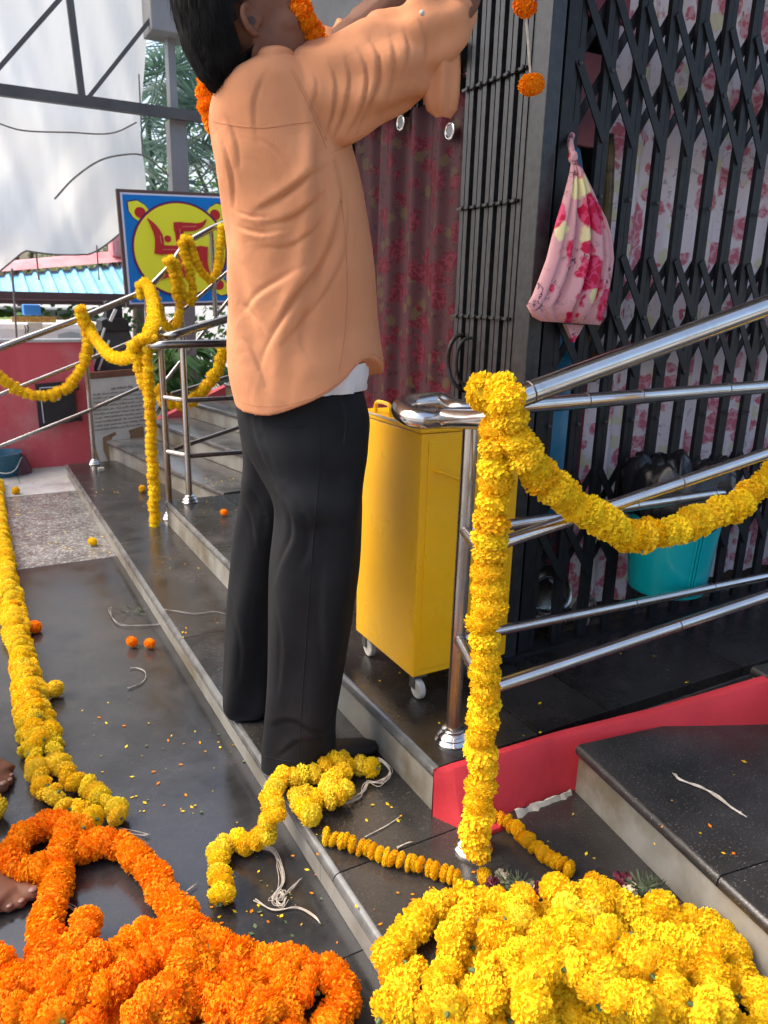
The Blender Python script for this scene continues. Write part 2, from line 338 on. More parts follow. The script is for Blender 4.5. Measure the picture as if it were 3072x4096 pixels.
M['ply'] = mk('brown_plywood', (.27,.17,.085), .7, col2=(.2,.12,.06), scale=12, stretch=(1,1,.2))
M['wood'] = mk('brown_wood_strip', (.17,.065,.035), .6, col2=(.12,.045,.025), scale=12)
M['ink'] = mk('notice_ink', (.16,.155,.145), .8)
M['dark_stone'] = mk('dark_grey_stone', (.045,.042,.042), .6, col2=(.065,.06,.06), scale=20, bump=.1)
M['pale_metal'] = mk('pale_metal_leg', (.62,.62,.58), .4)
M['tub'] = mk('dark_blue_plastic', (.02,.10,.16), .35, col2=(.03,.13,.2), scale=5)
M['tub_dark'] = mk('maroon_plastic', (.10,.03,.045), .4)
M['panel_black'] = mk('black_panel_steel', (.012,.013,.017), .4, col2=(.02,.021,.025), scale=9)
M['s_blue'] = mk('sign_blue', (.0,.17,.52), .35, col2=(.005,.2,.58), scale=3)
M['s_yellow'] = mk('sign_yellow', (.82,.80,.035), .4)
M['s_red'] = mk('sign_red', (.50,.02,.022), .45)
M['s_purple'] = mk('sign_purple', (.07,.02,.13), .4)
M['s_white'] = mk('sign_white', (.62,.62,.72), .4)
M['s_pink'] = mk('sign_pink_line', (.70,.25,.20), .4)
M['s_frame'] = mk('sign_frame_wood', (.10,.06,.05), .5)
M['leafg'] = sheet_mat('green_leaf', (.06,.16,.03), (.10,.22,.05), .35, .5, 8)
M['leafy'] = sheet_mat('yellow_green_leaf', (.16,.24,.04), (.24,.30,.06), .4, .5, 8)
M['palmg'] = sheet_mat('blue_green_palm_leaf', (.09,.17,.13), (.20,.29,.24), .35, .35, 6)
M['bark'] = mk('bark', (.10,.075,.055), .9, col2=(.06,.045,.035), scale=14, bump=.4)
M['calyx'] = mk('green_calyx', (.06,.11,.035), .6, col2=(.09,.14,.05), scale=20)
M['my'] = petal('yellow_marigold_petal', (.91,.60,.010), (.94,.68,.028), (.88,.52,.006))
M['ml'] = petal('lemon_marigold_petal', (.88,.66,.03), (.91,.72,.06), (.84,.55,.01))
M['md'] = petal('deep_yellow_marigold_petal', (.87,.52,.007), (.90,.59,.014), (.76,.40,.004))
M['mo'] = petal('orange_marigold_petal', (.94,.27,.003), (.96,.40,.006), (.90,.17,.002), .008)
M['rose_d'] = mk('wine_rose_petal', (.08,.006,.02), .6, col2=(.13,.01,.03), scale=20)
M['cream'] = mk('cream_blossom', (.60,.55,.38), .7, col2=(.5,.42,.26), scale=30)
M['sprig'] = mk('dry_green_sprig', (.05,.07,.035), .7, col2=(.08,.10,.05), scale=30)
M['steel_plate'] = mk('polished_plate', (.6,.6,.58), .15, 1)
M['stone_block'] = mk('pale_brick_lump', (.42,.39,.32), .8, col2=(.4,.37,.29), scale=12, bump=.3)
S1, S2, XA, XB, YG = .088, .2113, .5616, .8468, 1.6135

# ================================================================== SETTING
MB().box((-60,-40,-.3),(60,80,-.06)).build('ground', M['concrete'])['kind'] = 'structure'
def slabs(root, name, xs, ys, z, th, mat, gap=.0025, bev=.0015):
    for a,b in zip(xs[:-1], xs[1:]):
        for c,d in zip(ys[:-1], ys[1:]):
            MB().box((a+gap/2,c+gap/2,z-th),(b-gap/2,d-gap/2,z+random.uniform(-.0006,.0006))).build(name, mat, root, bevel=bev)
fl = MB().box((-2.6,-1.6,-.06),(XA+.02,5.05,-.006)).build('floor', M['joint']); fl['kind'] = 'structure'
slabs(fl, 'floor_slab', (-2.6,-.62,XA+.015), (-1.6,1.05,3.65), 0, .03, M['polish'])
slabs(fl, 'floor_slab', (-2.6,-.62,XA+.015), (3.65,4.35,5.05), 0, .03, M['flamed'])
pv = MB().box((-4,5.37,-.06),(.9,9,-.012)).build('pavement', M['concrete']); pv['kind'] = 'structure'
slabs(pv, 'threshold_slab', (-4,-1.2,.06,XA+.02), (5.05,5.37), .002, .05, M['white_stone'])
slabs(pv, 'pavement_slab', (-4,-1.6,-.7,.27,.9), (5.37,5.86), -.004, .03, M['concrete'], .006)
def nosed_step(name, x, y0, y1, z0, z1, xr, joints, tread, label=None):
    """a long granite step: base, riser panels, tread slabs with polished rounded edges"""
    st = MB().box((x+.03,y0,z0-.05),(xr,y1,z1-.035)).build(name, M['joint']); st['kind'] = 'structure'
    for c,d in zip(joints[:-1], joints[1:]):
        MB().box((x+.016,c+.0015,z1-.032),(xr,d-.0015,z1)).build('tread_slab', tread, st, bevel=.001)
        n = 7; prof = [(x+.016-.016*math.sin(PI*k/(n-1)), z1-.016+.016*math.cos(PI*k/(n-1))) for k in range(n)]
        b = MB(); b.prism([(px,c+.0015,pz) for px,pz in prof], (0,1,0), d-c-.003); b.build('rounded_edge', M['nosing'], st, smooth=True)
    y = y0
    while y < y1-.05:
        w = min(random.uniform(.62,.95), y1-y)
        MB().box((x+.009,y+.001,z0+.001),(x+.029,y+w-.001,z1-.0325)).build('riser_panel', M['riser'], st); y += w
    return st
st1 = nosed_step('step', XA, -1.2, 5.47, 0, S1, 1.32, [-1.2,-.1,1.17,2.42,3.62,4.58,5.47], M['tread'])
pf = MB().box((XB+.03,1.236,S1-.1),(3.4,3.80,S2-.035)).build('platform', M['joint']); pf['kind'] = 'structure'
for c,d in zip([1.238,2.1,2.96,3.8][:-1],[1.238,2.1,2.96,3.8][1:]):
    n = 7; prof = [(XB+.016-.016*math.sin(PI*k/(n-1)), S2-.016+.016*math.cos(PI*k/(n-1))) for k in range(n)]
    MB().prism([(px,c+.001,pz) for px,pz in prof], (0,1,0), d-c-.002).build('rounded_edge', M['nosing'], pf, smooth=True)
    MB().box((XB+.009,c+.001,S1+.001),(XB+.029,d-.001,S2-.0325)).build('riser_panel', M['riser'], pf)
slabs(pf, 'platform_slab', (XB+.016,1.16,1.40,1.95,2.6,3.4), (1.238,2.1,2.96,3.8), S2, .032, M['plat'], .0035)
# red painted stringer along the near stair
sg = MB()
fr = [(.8468,1.228),(.879,1.15),(1.195,1.149),(1.437,1.068),(1.675,.97),(2.05,.83)]
zt = [S2-.003, S2-.003, S2+.001, .262, .332, .43]
bk = [(.8475,1.237),(.90,1.237),(1.21,1.222),(1.47,1.135),(1.70,1.04),(2.08,.90)]
lip = [(a+(c-a)*.74,b_+(d-b_)*.74) for (a,b_),(c,d) in zip(fr,bk)]
rows = [[(x,y,S1-.02) for x,y in fr], [(x,y,z-.008) for (x,y),z in zip(lip,zt)], [(x+.002,y+.006,z-.001) for (x,y),z in zip(lip,zt)], [(x,y,z+.002) for (x,y),z in zip(bk,zt)], [(x,y,S1-.02) for x,y in bk]]
for r_ in range(1,4): rows[r_] = [(x,y,z+random.uniform(-.0012,.0012)) for x,y,z in rows[r_]]
def fine(r_, k=8):
    o = []
    for a,b_ in zip(r_[:-1], r_[1:]): o += [tuple(Vector(a).lerp(Vector(b_), i/k)) for i in range(k)]
    return o+[tuple(r_[-1])]
rows = [fine(r_) for r_ in rows]; rows = rows[:1]+[[tuple(Vector(a).lerp(Vector(b_), q)) for a,b_ in zip(rows[0],rows[1])] for q in (.25,.5,.75)]+rows[1:]
rows = [[(x,y+random.uniform(-.0007,.0007),z) for x,y,z in r_] for r_ in rows]
sg.grid(rows); sgo = sg.build('stair_stringer', M['red'], smooth=True); sgo['kind'] = 'structure'
# chipped plaster spilling from the stringer's foot
MB().box((.885,1.115,S1-.01),(1.0,1.152,S1+.012)).build('plaster_foot', M['red'], sgo, bevel=.008)
b = MB(); rr = random.Random(2); xs = [1.02+.0125*k for k in range(15)]
b.grid([[(x,1.1475,S1+.009+rr.uniform(-.006,.006)) for x in xs],[(x,1.143,S1+.010+rr.uniform(-.003,.004)) for x in xs],[(x,1.132+rr.uniform(-.006,.006),S1-.002) for x in xs]])
b.build('broken_mortar', M['stone_block'], sgo)
def stair(name, e0, e1, nrm, z0, n, tread_d, rise, first_h, tread, thick=.03):
    """flight of granite steps: e0-e1 is the front edge of the first tread"""
    e0, e1, nrm = Vector((*e0,0)), Vector((*e1,0)), Vector((*nrm,0)).normalized()
    root = None
    for k in range(n):
        a = e0 + nrm*tread_d*k; b = e1 + nrm*tread_d*k; z = z0 + rise*k; up = Vector((0,0,1)); d = (b-a).normalized()
        body = MB().prism([a+nrm*.014, b+nrm*.014, b+nrm*tread_d*(n-k), a+nrm*tread_d*(n-k)], up, z-thick-.001 - (S1-.02 if k == 0 else z-rise-.002))
        dz = S1-.02 if k == 0 else z-rise-.002
        body.v = [(p[0],p[1],p[2]+dz) for p in body.v]
        if root is None: root = body.build(name, M['riser']); root['kind'] = 'structure'
        else: body.build('riser', M['riser'], root)
        L_ = (b-a).length; q = 0
        cuts = [0,.42,1.0] if L_ < 1.2 else [0,.36,.7,1.0]
        for u,v in zip(cuts[:-1], cuts[1:]):
            p = a.lerp(b,u) + d*.0015; r = a.lerp(b,v) - d*.0015
            sl = MB(); prof = [(.012-.012*math.sin(PI*i/6), -thick/2+thick/2*math.cos(PI*i/6)) for i in range(7)] + [(tread_d+.0, -thick), (tread_d+.0, 0)]
            sl.prism([(p + nrm*o + up*(z+h)) for o,h in prof], r-p, 1.0); sl.build('tread_slab', tread, root, smooth=True)
    return root
stn = stair('near_stair', (1.197,1.148), (1.02,-.10), (.990,-.14), .222, 5, .53, .123, .13, M['slab'])
stf = stair('far_stair', (.864,5.59), (1.168,3.83), (.988,.154), S2, 7, .31, .123, .12, M['far_tread'])
MB().prism([Vector((1.25,5.66,S1-.02)),Vector((3.2,5.96,S1-.02)),Vector((3.2,5.96,1.10)),Vector((1.25,5.66,.33))], (0,.09,0), 1).build('far_stair_stringer', M['red_far'])['kind'] = 'structure'
# unseen roof over the shrine, open on the courtyard side, shaped to shade the doorway
rf = MB(); rf.box((.12,.55,3.02),(5.2,4.1,3.07)); rfo = rf.build('roof', M['roof']); rfo['kind'] = 'structure'
for x in (.9,2.3,3.6): MB().box((x,.55,2.93),(x+.06,4.1,3.015)).build('roof_joist', M['truss'], rfo)
# ------------------------------------------------------------------ shrine room behind the gates
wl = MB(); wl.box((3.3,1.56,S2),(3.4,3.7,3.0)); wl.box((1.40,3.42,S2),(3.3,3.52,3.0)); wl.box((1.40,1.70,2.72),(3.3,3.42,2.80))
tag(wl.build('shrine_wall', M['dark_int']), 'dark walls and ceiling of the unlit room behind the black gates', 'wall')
lt = MB(); lt.box((1.385,2.03,1.955),(1.47,3.42,2.72))
tag(lt.build('lintel', M['grey_lintel']), 'grey lintel over the curtained doorway behind the man', 'lintel')
# ------------------------------------------------------------------ far side: red wall, notice, sign, truss, tarp
rw = MB(); rw.box((-4.5,5.86,-.05),(.86,5.99,.885)); rwo = tag(rw.build('red_wall', M['red_far']), 'low red lime-washed wall across the far end of the courtyard', 'wall')
MB().box((-4.5,5.85,.886),(.86,6.0,.905)).build('coping', M['white_stone'], rwo)
pn = empty('metal_panel', (.62,5.845,.45), 'black sheet-metal hatch tilted on the red wall', 'hatch')
q = [(0.4541,5.845,0.6014), (0.7084,5.845,0.6164), (0.7095,5.845,0.3281), (0.4517,5.845,0.2892)]
MB().prism(q, (0,-.03,0), 1).build('panel', M['panel_black'], pn, bevel=.003)
b = MB(); b.bar((0.4815,5.812,0.575), (0.6764,5.812,0.5814), .006,.006,(0,1,0)); b.bar((0.4815,5.812,0.575), (0.4854,5.812,0.3257), .006,.006,(0,1,0)); b.build('chalk_edge', M['s_white'], pn)
b = MB(); b.ball((0.5949,5.812,0.4923),(.012,.01,.012),8,6); b.build('keyhole', M['s_white'], pn)
for p in ((163,836),(172,902)): MB().box(((0.7183,5.83,0.5714)[0]-.01,5.80,(0.7183,5.83,0.5714)[2]-.02) if p[1] == 836 else ((0.722,5.83,0.35)[0]-.01,5.80,(0.722,5.83,0.35)[2]-.02), ((0.7183,5.83,0.5714)[0]+.02,5.845,(0.7183,5.83,0.5714)[2]+.02) if p[1] == 836 else ((0.722,5.83,0.35)[0]+.02,5.845,(0.722,5.83,0.35)[2]+.02)).build('hinge', M['panel_black'], pn)
tb = empty('plastic_tub', (0.1911,5.7703,-0.004), 'dark blue plastic tub in front of the red wall', 'tub')
c = (0.1821,5.7126,-0.004)
MB().lathe(c, [(.10,0),(.112,.02),(.135,.155),(.14,.16),(.128,.16),(.10,.02)], 24).build('tub_body', M['tub'], tb, smooth=True)
MB().tube(crom([(c[0]-.12,c[1]-.06,c[2]+.15),(c[0]-.04,c[1]-.15,c[2]+.06),(c[0]+.06,c[1]-.15,c[2]+.05),(c[0]+.13,c[1]-.05,c[2]+.13)],.02),.003,6).build('tub_handle', M['pale_metal'], tb, smooth=True)
c = ((0.281,5.7949,-0.004)[0], 5.74, -.004)
tag(MB().lathe(c, [(.09,0),(.085,.05),(.06,.12),(.02,.14)], 20).build('basin', M['tub_dark'], smooth=True), 'maroon plastic basin tipped beside the blue tub', 'basin')
# notice board
nb = empty('notice_board', (.98,5.76,0), 'leaning notice board with torn printed paper on brown plywood', 'notice board')
def yl(u,v,y=5.76): # u 0..1 across, v 0..1 up the leaning board
    return Vector((.775+.43*u+.02*v, y-.10+.10*v+(.06*u-.03), -.02+.66*v+.02*u))
MB().prism([yl(0,0),yl(1,0),yl(1,1),yl(0,1)], (0,.018,0), 1).build('backing', M['ply'], nb)
MB().prism([yl(-.01,1)+Vector((0,-.008,0)),yl(1.01,1)+Vector((0,-.008,0)),yl(1.01,1.06)+Vector((0,-.008,0)),yl(-.01,1.06)+Vector((0,-.008,0))], (0,.03,0), 1).build('top_strip', M['wood'], nb)
of = Vector((0,-.003,0))
MB().prism([yl(u,v)+of for u,v in ((.02,.40),(.05,.22),(.12,.05),(.11,.01),(.25,.01),(.245,.06),(.16,.22),(.165,.36),(.38,.405),(.40,.37),(.33,.35),(.30,.31),(.34,.30),(.36,.27),(.30,.23),(.62,.24),(.60,.29),(.63,.34),(.60,.40),(.86,.43),(.88,.30),(.97,.28),(.99,.99),(.01,.99))], (0,.002,0), 1).build('paper', M['paper'], nb)
b = MB(); rr = random.Random(3); of = Vector((0,-.0055,0))
for row in range(11):
    v = .86-.042*row; u = .36 if row == 0 else .04+rr.random()*.03; end = .72 if row == 0 else .97
    while u < end:
        wd = rr.uniform(.05,.16)
        k = u
        while k < min(u+wd, end):
            w = rr.uniform(.008,.02); h = rr.uniform(.010,.019)*(1.4 if row == 0 else 1); y0 = rr.uniform(-.004,.004)
            b.add([yl(k,v+y0)+of, yl(k+w*.8,v+y0)+of, yl(k+w*.8,v+y0+h)+of, yl(k,v+y0+h)+of], [(0,1,2,3)]); k += w
        u += wd + rr.uniform(.014,.03)
    if row in (8,9): pass
b.build('printed_lines', M['ink'], nb)
# dark tapering pillar behind it
dp = empty('stone_pillar', (1.0,6.0,0), 'dark grey tapering stone pillar with a narrow neck behind the notice board', 'pillar')
def taper(y, pts, dy):
    b = MB(); n = len(pts); vs = []
    for (x0,x1,z) in pts: vs += [(x0,y,z),(x1,y,z),(x1,y+dy,z),(x0,y+dy,z)]
    fs = [(0,1,2,3)[::-1], tuple(4*(n-1)+i for i in range(4))]
    for i in range(n-1):
        for k in range(4): fs.append((4*i+k,4*i+(k+1)%4,4*i+4+(k+1)%4,4*i+4+k))
    return b.add(vs, fs)
taper(6.0, [(.80,1.26,0),(.82,1.24,.62),(.93,1.155,.96),(.95,1.14,.965)], .22).build('shaft', M['dark_stone'], dp, bevel=.01)
taper(5.98, [(.945,1.155,.955),(.955,1.15,.985),(.955,1.15,1.03),(1.0,1.12,1.05)], .26).build('capital', M['panel_black'], dp, bevel=.008)
taper(6.03, [(1.0,1.12,1.045),(1.005,1.12,1.17)], .12).build('neck', M['panel_black'], dp, bevel=.01)
MB().bar((1.0567,5.95,1.1143), (1.0114,5.95,1.0281), .03,.02).build('glint_bar', M['pale_metal'], dp)  # pale bar modelled in place of a highlight on the pillar
for a,b2 in (((226,708),(195,812)),((228,705),(202,770))):
    MB().bar((0.9657,5.93,0.9826) if a == (226,708) else (0.9916,5.93,0.8931), (0.8361,5.93,0.6374) if a == (226,708) else (0.8973,5.93,0.6763), .014,.014).build('prop_leg', M['pale_metal'], dp)
# sign board with the painted temple emblem
sgb = empty('sign_board', (1.62,6.3,1.15), 'blue square board painted with a yellow disc and red swastika', 'sign')
SC0, SX, SZ = Vector((1.640,6.3,1.568)), Vector((1,.0,.04)), Vector((-.02,0,.95))
def sp(x, y, k=0, R=.365): return SC0 + SX*(x*R) + SZ*(y*R) + Vector((0,-.0025*k-.02,0))
def flat(poly, k, mat, name): MB().prism([sp(x,y,k) for x,y in poly], (0,.0015,0), 1).build(name, M[mat], sgb)
MB().prism([sp(x,y) for x,y in ((-1.24,-1.24),(1.24,-1.24),(1.24,1.24),(-1.24,1.24))], (0,.035,0), 1).build('frame', M['s_frame'], sgb, bevel=.004)
flat([(-1.17,-1.17),(1.17,-1.17),(1.17,1.17),(-1.17,1.17)], 1, 's_white', 'border')
flat([(-1.13,-1.13),(1.13,-1.13),(1.13,1.13),(-1.13,1.13)], 2, 's_blue', 'field')
circ = lambda cx,cy,r,n=48: [(cx+r*math.cos(2*PI*i/n), cy+r*math.sin(2*PI*i/n)) for i in range(n)]
for sx in (-1,1):
    for sy in (-1,1):
        P = [(1.06,1.0),(1.05,.80),(.96,.66),(.84,.58),(.62,.72),(.60,.82),(.70,.95),(.86,1.04)]
        flat([(sx*x,sy*y) for x,y in P], 3, 's_purple', 'petal_outline')
        flat([(sx*(x*.93+.045),sy*(y*.93+.045)) for x,y in P], 4, 's_yellow', 'petal')
        flat(circ(sx*.80,sy*.77,.115,20), 5, 's_red', 'petal_dot')
flat(circ(0,0,1.035), 6, 's_purple', 'ring'); flat(circ(0,0,1.0), 7, 's_red', 'inner_ring'); flat(circ(0,0,.985), 8, 's_yellow', 'disc')
def stroke(pts, k, mat, name):
    C_ = crom([(x,y,0) for x,y,w in pts], .03); W_ = []
    ws = [p[2] for p in pts]
    L_, R_ = [], []
    for i,p in enumerate(C_):
        d = (C_[min(i+1,len(C_)-1)]-C_[max(0,i-1)]).normalized(); t = i/(len(C_)-1)*(len(ws)-1); a = int(min(t,len(ws)-2)); w = ws[a]+(ws[a+1]-ws[a])*(t-a)
        L_.append((p.x-d.y*w/2,p.y+d.x*w/2)); R_.append((p.x+d.y*w/2,p.y-d.x*w/2))
    b = MB(); b.grid([[sp(*l,k) for l in L_],[sp(*r_,k) for r_ in R_]]); b.grid([[sp(*l,k-.6) for l in L_],[sp(*r_,k-.6) for r_ in R_]]); b.build(name, M[mat], sgb)
T = .192
def seg(a, b, w, k, mat, name):
    (x0,y0),(x1,y1) = a,b; d = Vector((x1-x0,y1-y0,0)).normalized()*w/2
    flat([(x0+d.y,y0-d.x),(x0-d.y,y0+d.x),(x1-d.y,y1+d.x),(x1+d.y,y1-d.x)], k, mat, name)
seg((-.03,.59),(.05,-.59),T,9,'s_red','swastika_arm'); seg((-.54,.0),(.54,-.02),T,10,'s_red','swastika_arm')
stroke([(-.13,.49,T),(.1,.49,T),(.34,.50,T*.95),(.50,.56,T*.6),(.60,.68,.02)], 11, 's_red', 'swastika_tip')
stroke([(-.49,-.10,T),(-.46,.1,T),(-.47,.30,T*.9),(-.56,.50,T*.6),(-.68,.66,.02)], 12, 's_red', 'swastika_tip')
stroke([(.15,-.50,T),(-.1,-.50,T),(-.32,-.52,T*.95),(-.50,-.60,T*.6),(-.62,-.70,.02)], 13, 's_red', 'swastika_tip')
stroke([(.49,.08,T),(.47,-.12,T),(.48,-.34,T*.9),(.56,-.54,T*.6),(.68,-.68,.02)], 14, 's_red', 'swastika_tip')
for x,y in ((-.27,.23),(.22,.26),(-.25,-.26),(.28,-.28)): flat(circ(x,y,.075,18), 9, 's_red', 'swastika_dot')
for pl in ([(-.01,.45),(.0,.05)],[(-.4,.0),(-.05,.0)],[(-.42,.12),(-.44,.3)],[(.05,.49),(.35,.51)]): seg(pl[0],pl[1],.014,15,'s_pink','pale_line')
# truss, column, brackets
tr = empty('roof_truss', (1.0,6.85,2.6), 'grey steel roof truss with slanting web bars in front of the white tarpaulin', 'truss')
MB().box((-3.5,6.80,2.615),(2.02,6.86,2.695)).build('bottom_chord', M['truss'], tr)
MB().box((-3.5,6.80,3.70),(2.2,6.86,3.78)).build('top_chord', M['truss'], tr)
MB().bar((1.075,6.83,2.66),(1.02,6.83,3.75),.05,.05,(0,1,0)).build('web_bar', M['truss'], tr)
for a,b2 in (((.40,6.83,2.66),(1.10,6.83,3.45)),((1.10,6.83,2.66),(1.75,6.83,3.45)),((-.3,6.83,3.45),(.38,6.83,2.66)),((.30,6.83,2.66),(.28,6.83,3.75))):
    if a[0] > .39: a = (a[0]-.0,a[1],a[2])
    MB().bar((0.4752,6.83,2.7627) if a[0] == .40 else a, (0.9811,6.83,3.3387) if a[0] == .40 else b2, .03,.03,(0,1,0)).build('web_bar', M['truss'], tr)
cl = empty('steel_column', (1.82,6.95,0), 'grey box-section steel column behind the painted sign', 'column')
MB().box((1.755,6.88,0),(1.90,7.02,2.62)).build('shaft', M['column'], cl, bevel=.004)
MB().box((1.775,6.89,2.70),(1.835,7.0,3.22)).build('upper_post', M['column'], cl)
MB().box((1.62,6.75,3.22),(2.1,7.05,3.75)).build('eaves_box', M['column'], cl, bevel=.01)
# white tarpaulin
tpb = []; nx, nz = 110, 70
for j in range(nz+1):
    row = []
    for i in range(nx+1):
        u = i/nx; v = j/nz
        xr = 1.70 - .10*(1-v)**2 - .05*math.sin(v*5); x = -2.6 + (xr+2.6)*u
        if u > .5: xl_ = x
        # lower hem: sags, lifts to the right corner
        hx = x
        hem = 1.30 if hx < .30 else (1.30+.26*min(1,(hx-.30)/.30)) if hx < .60 else (1.555-.02*math.sin((hx-.6)*6) if hx < 1.10 else 1.55+.45*((hx-1.10)/.55)**1.4)
        z = hem + (4.1-hem)*v
        q_ = Vector((x*1.1+z*.5, z*.35, 3.3)); y = 7.28 + .12*noise.noise(q_*1.0) + .09*noise.noise(Vector((x*4+z*1.2, z*.6, 1)))*(.5+v) + .03*noise.noise(Vector((x*11+z*2, z*1.1, 7))) + .05*(1-abs(2*((x*1.6-z*1.1)%1)-1))*max(0,1-v*1.6)*min(1,max(0,(x+.2)*2)) + .11*(1-v)**2*math.sin((x*.9+z*1.3)*4.2) + .12*(1-v)*math.sin(u*3)
        row.append((x,y,z))
    tpb.append(row)
tp = empty('tarpaulin', (-.2,7.2,1.4), 'big white tarpaulin hung as a screen behind the steel truss', 'tarpaulin')
b = MB(); b.grid(tpb); b.build('sheet', M['tarp'], tp, smooth=True, auto=False)
MB().tube([Vector(p)+Vector((0,-.01,-.006)) for p in tpb[0]], .008, 6).build('hem_rope', M['rope'], tp)
MB().tube(crom([(0.4607,7.05,2.4701),(0.6515,7.05,2.4339),(0.9923,7.05,2.4597),(1.315,7.05,2.4897),(1.545,7.05,2.6072)],.05), .006, 6).build('slack_line', M['rope'], tp)
MB().tube(crom([(0.8305,7,1.9441),(0.9916,7,2.1138),(1.1994,7,2.2654),(1.405,7,2.3317),(1.5554,7,2.34),(1.6847,7,2.2595),(1.7972,7,2.1676)],.05), .008, 6).build('drooping_cable', M['rope'], tp)
MB().tube([(1.5788,7.1,2.9737),(1.5739,7.1,2.6612),(1.5701,7.1,2.3584)], .006, 6).build('slack_line', M['rope'], tp)
MB().tube([(0.4845,7.3,1.4024),(0.476,7.3,1.1781),(0.4628,7.3,0.8338)], .009, 6).build('tie_rope', M['rope'], tp)
MB().tube([(0.6824,7.3,1.5405),(0.6829,7.3,1.3158)], .007, 6).build('tie_rope', M['rope'], tp)
MB().tube([(1.1754,7.3,1.6216),(1.1726,7.3,1.3311)], .006, 6).build('tie_rope', M['rope'], tp)
MB().box((-3.5,7.9,(0.7924,8,1.1054)[2]),(1.9,8.02,(0.8024,8,1.2151)[2])).build('beam_web', M['maroon'], None)
bm_ = bpy.data.objects['beam_web']; bm_.name = 'steel_beam'; tag(bm_, 'maroon painted steel beam spanning low across the far yard', 'beam')
MB().box((-3.5,7.88,(0.7955,8,1.1392)[2]),(1.9,7.899,(0.7966,8,1.1519)[2])).build('flange', mk('beam_flange_paint',(.16,.10,.11),.4), bm_)
# blue roofed shed beyond
sh = empty('shed', (.9,10.2,0), 'shed with a blue ribbed sheet roof and faded red ridge beyond the beam', 'shed')
A0, A1, B0, B1 = Vector((0.2065,9.2,1.1508)), Vector((1.8993,9.2,1.1876)), Vector((0.5003,10.4,1.3551)), Vector((1.9602,10.4,1.6554))
A0 = Vector((-1.6,9.2,A1.z-.15)); B1 = Vector((1.9529,10.4,1.549)); B0 = Vector((-1.6,10.4,B1.z-.42))
b = MB(); n = 24; rows = [[],[]]
for i in range(n*6+1):
    t = i/(n*6); up = .035 if i%6 in (0,1) else 0
    rows[0].append(A0.lerp(A1,t)+Vector((0,0,up))); rows[1].append(B0.lerp(B1,t)+Vector((0,0,up)))
b.grid(rows); b.build('ribbed_roof', M['blue_roof'], sh)
b = MB(); b.grid([[B0+Vector((-.1,-.12,.02)),B1+Vector((.1,-.12,.06))],[B0+Vector((-.1,.12,.10)),B1+Vector((.1,.12,.20))],[B0+Vector((-.1,.4,.05)),B1+Vector((.1,.4,.12))]]); b.build('ridge_cap', M['pink_ridge'], sh)
MB().box((B1.x-.12,10.3,B1.z+.1),(B1.x+.24,10.6,B1.z+.36)).build('ridge_vent', M['pink_ridge'], sh, bevel=.06)
MB().box((-2.4,9.6,0),(1.5,11.2,A0.z-.02)).build('shed_wall', M['white_stone'], sh)
# white van with a yellow banner
vn = empty('parked_van', (.5,8.3,0), 'white van parked behind the red wall under a yellow banner', 'van')
vz = (0.6314,8.2,0.9262)[2]
MB().box((-1.6,8.2,.3),(1.35,9.0,vz)).build('body', M['white_paint'], vn, bevel=.06)
MB().prism([(0.8906,8.195,0.8171),(1.0079,8.195,0.8438),(1.0927,8.195,0.8258),(1.0872,8.195,0.7582),(0.8897,8.195,0.7591)], (0,-.006,0), 1).build('rear_window', M['glass_grey'], vn)
MB().box(((0.6266,8.19,0.9265)[0],8.19,(0.6295,8.19,0.9569)[2]-.1),((0.7608,8.19,0.9142)[0],8.198,(0.762,8.19,0.9273)[2])).build('side_panel', mk('van_panel',(.60,.63,.67),.4), vn, bevel=.002)
for px in (54,58): pass
b = MB(); b.tube(crom([(0.5989,8.18,0.9008),(0.6073,8.18,0.8618),(0.594,8.18,0.8095)],.02),.006,5); b.tube(crom([(0.62,8.18,0.9096),(0.6285,8.18,0.8705),(0.6152,8.18,0.8182)],.02),.006,5); b.build('grab_rail', M['truss'], vn)
for x in (-1.1,.9): MB().lathe((x,8.18,.3), [(.10,0),(.27,.0),(.29,.04),(.29,.18),(.1,.18)], 22, Matrix.Rotation(-PI/2,3,'X')).build('wheel', M['panel_black'], vn)
bn = empty('banner', (.62,8.0,1.05), 'yellow cloth banner with two lines of brown lettering above the white van', 'banner')
bq = [Vector((0.4897,8.05,0.9777)),Vector((0.8771,8.05,0.9898)),Vector((0.8721,8.05,0.9335)),Vector((0.4828,8.05,0.9482))]
bq = [Vector((0.4855,8.05,0.9355)),Vector((0.8721,8.05,0.9335)),Vector((0.8771,8.05,0.9898)),Vector((0.4867,8.05,0.9861))]
MB().prism(bq, (0,.01,0), 1).build('cloth', M['banner'], bn)
def text(body, parent, mat, origin, xdir, zdir, size, name='lettering'):
    cu = bpy.data.curves.new(name, 'FONT'); cu.body = body; cu.size = 1; o = bpy.data.objects.new(name, cu); COL.objects.link(o)
    dg = bpy.context.evaluated_depsgraph_get(); me = bpy.data.meshes.new_from_object(o.evaluated_get(dg)); bpy.data.objects.remove(o)
    base = wloc(parent)
    for v in me.vertices: v.co = Vector(origin) + Vector(xdir)*v.co.x*size + Vector(zdir)*v.co.y*size - base
    me.materials.append(M[mat]); q = bpy.data.objects.new(name, me); COL.objects.link(q); q.parent = parent; return q
text('SRI GANESHA VARASIDDHI MANDAM', bn, 'banner_ink', Vector((0.5153,8.04,0.9656)), (1,0,.0), (0,0,1), .030)
text('B.Y.R. 110702 C1V0', bn, 'banner_ink', Vector((0.5288,8.04,0.9425)), (1,0,.0), (0,0,1), .034)
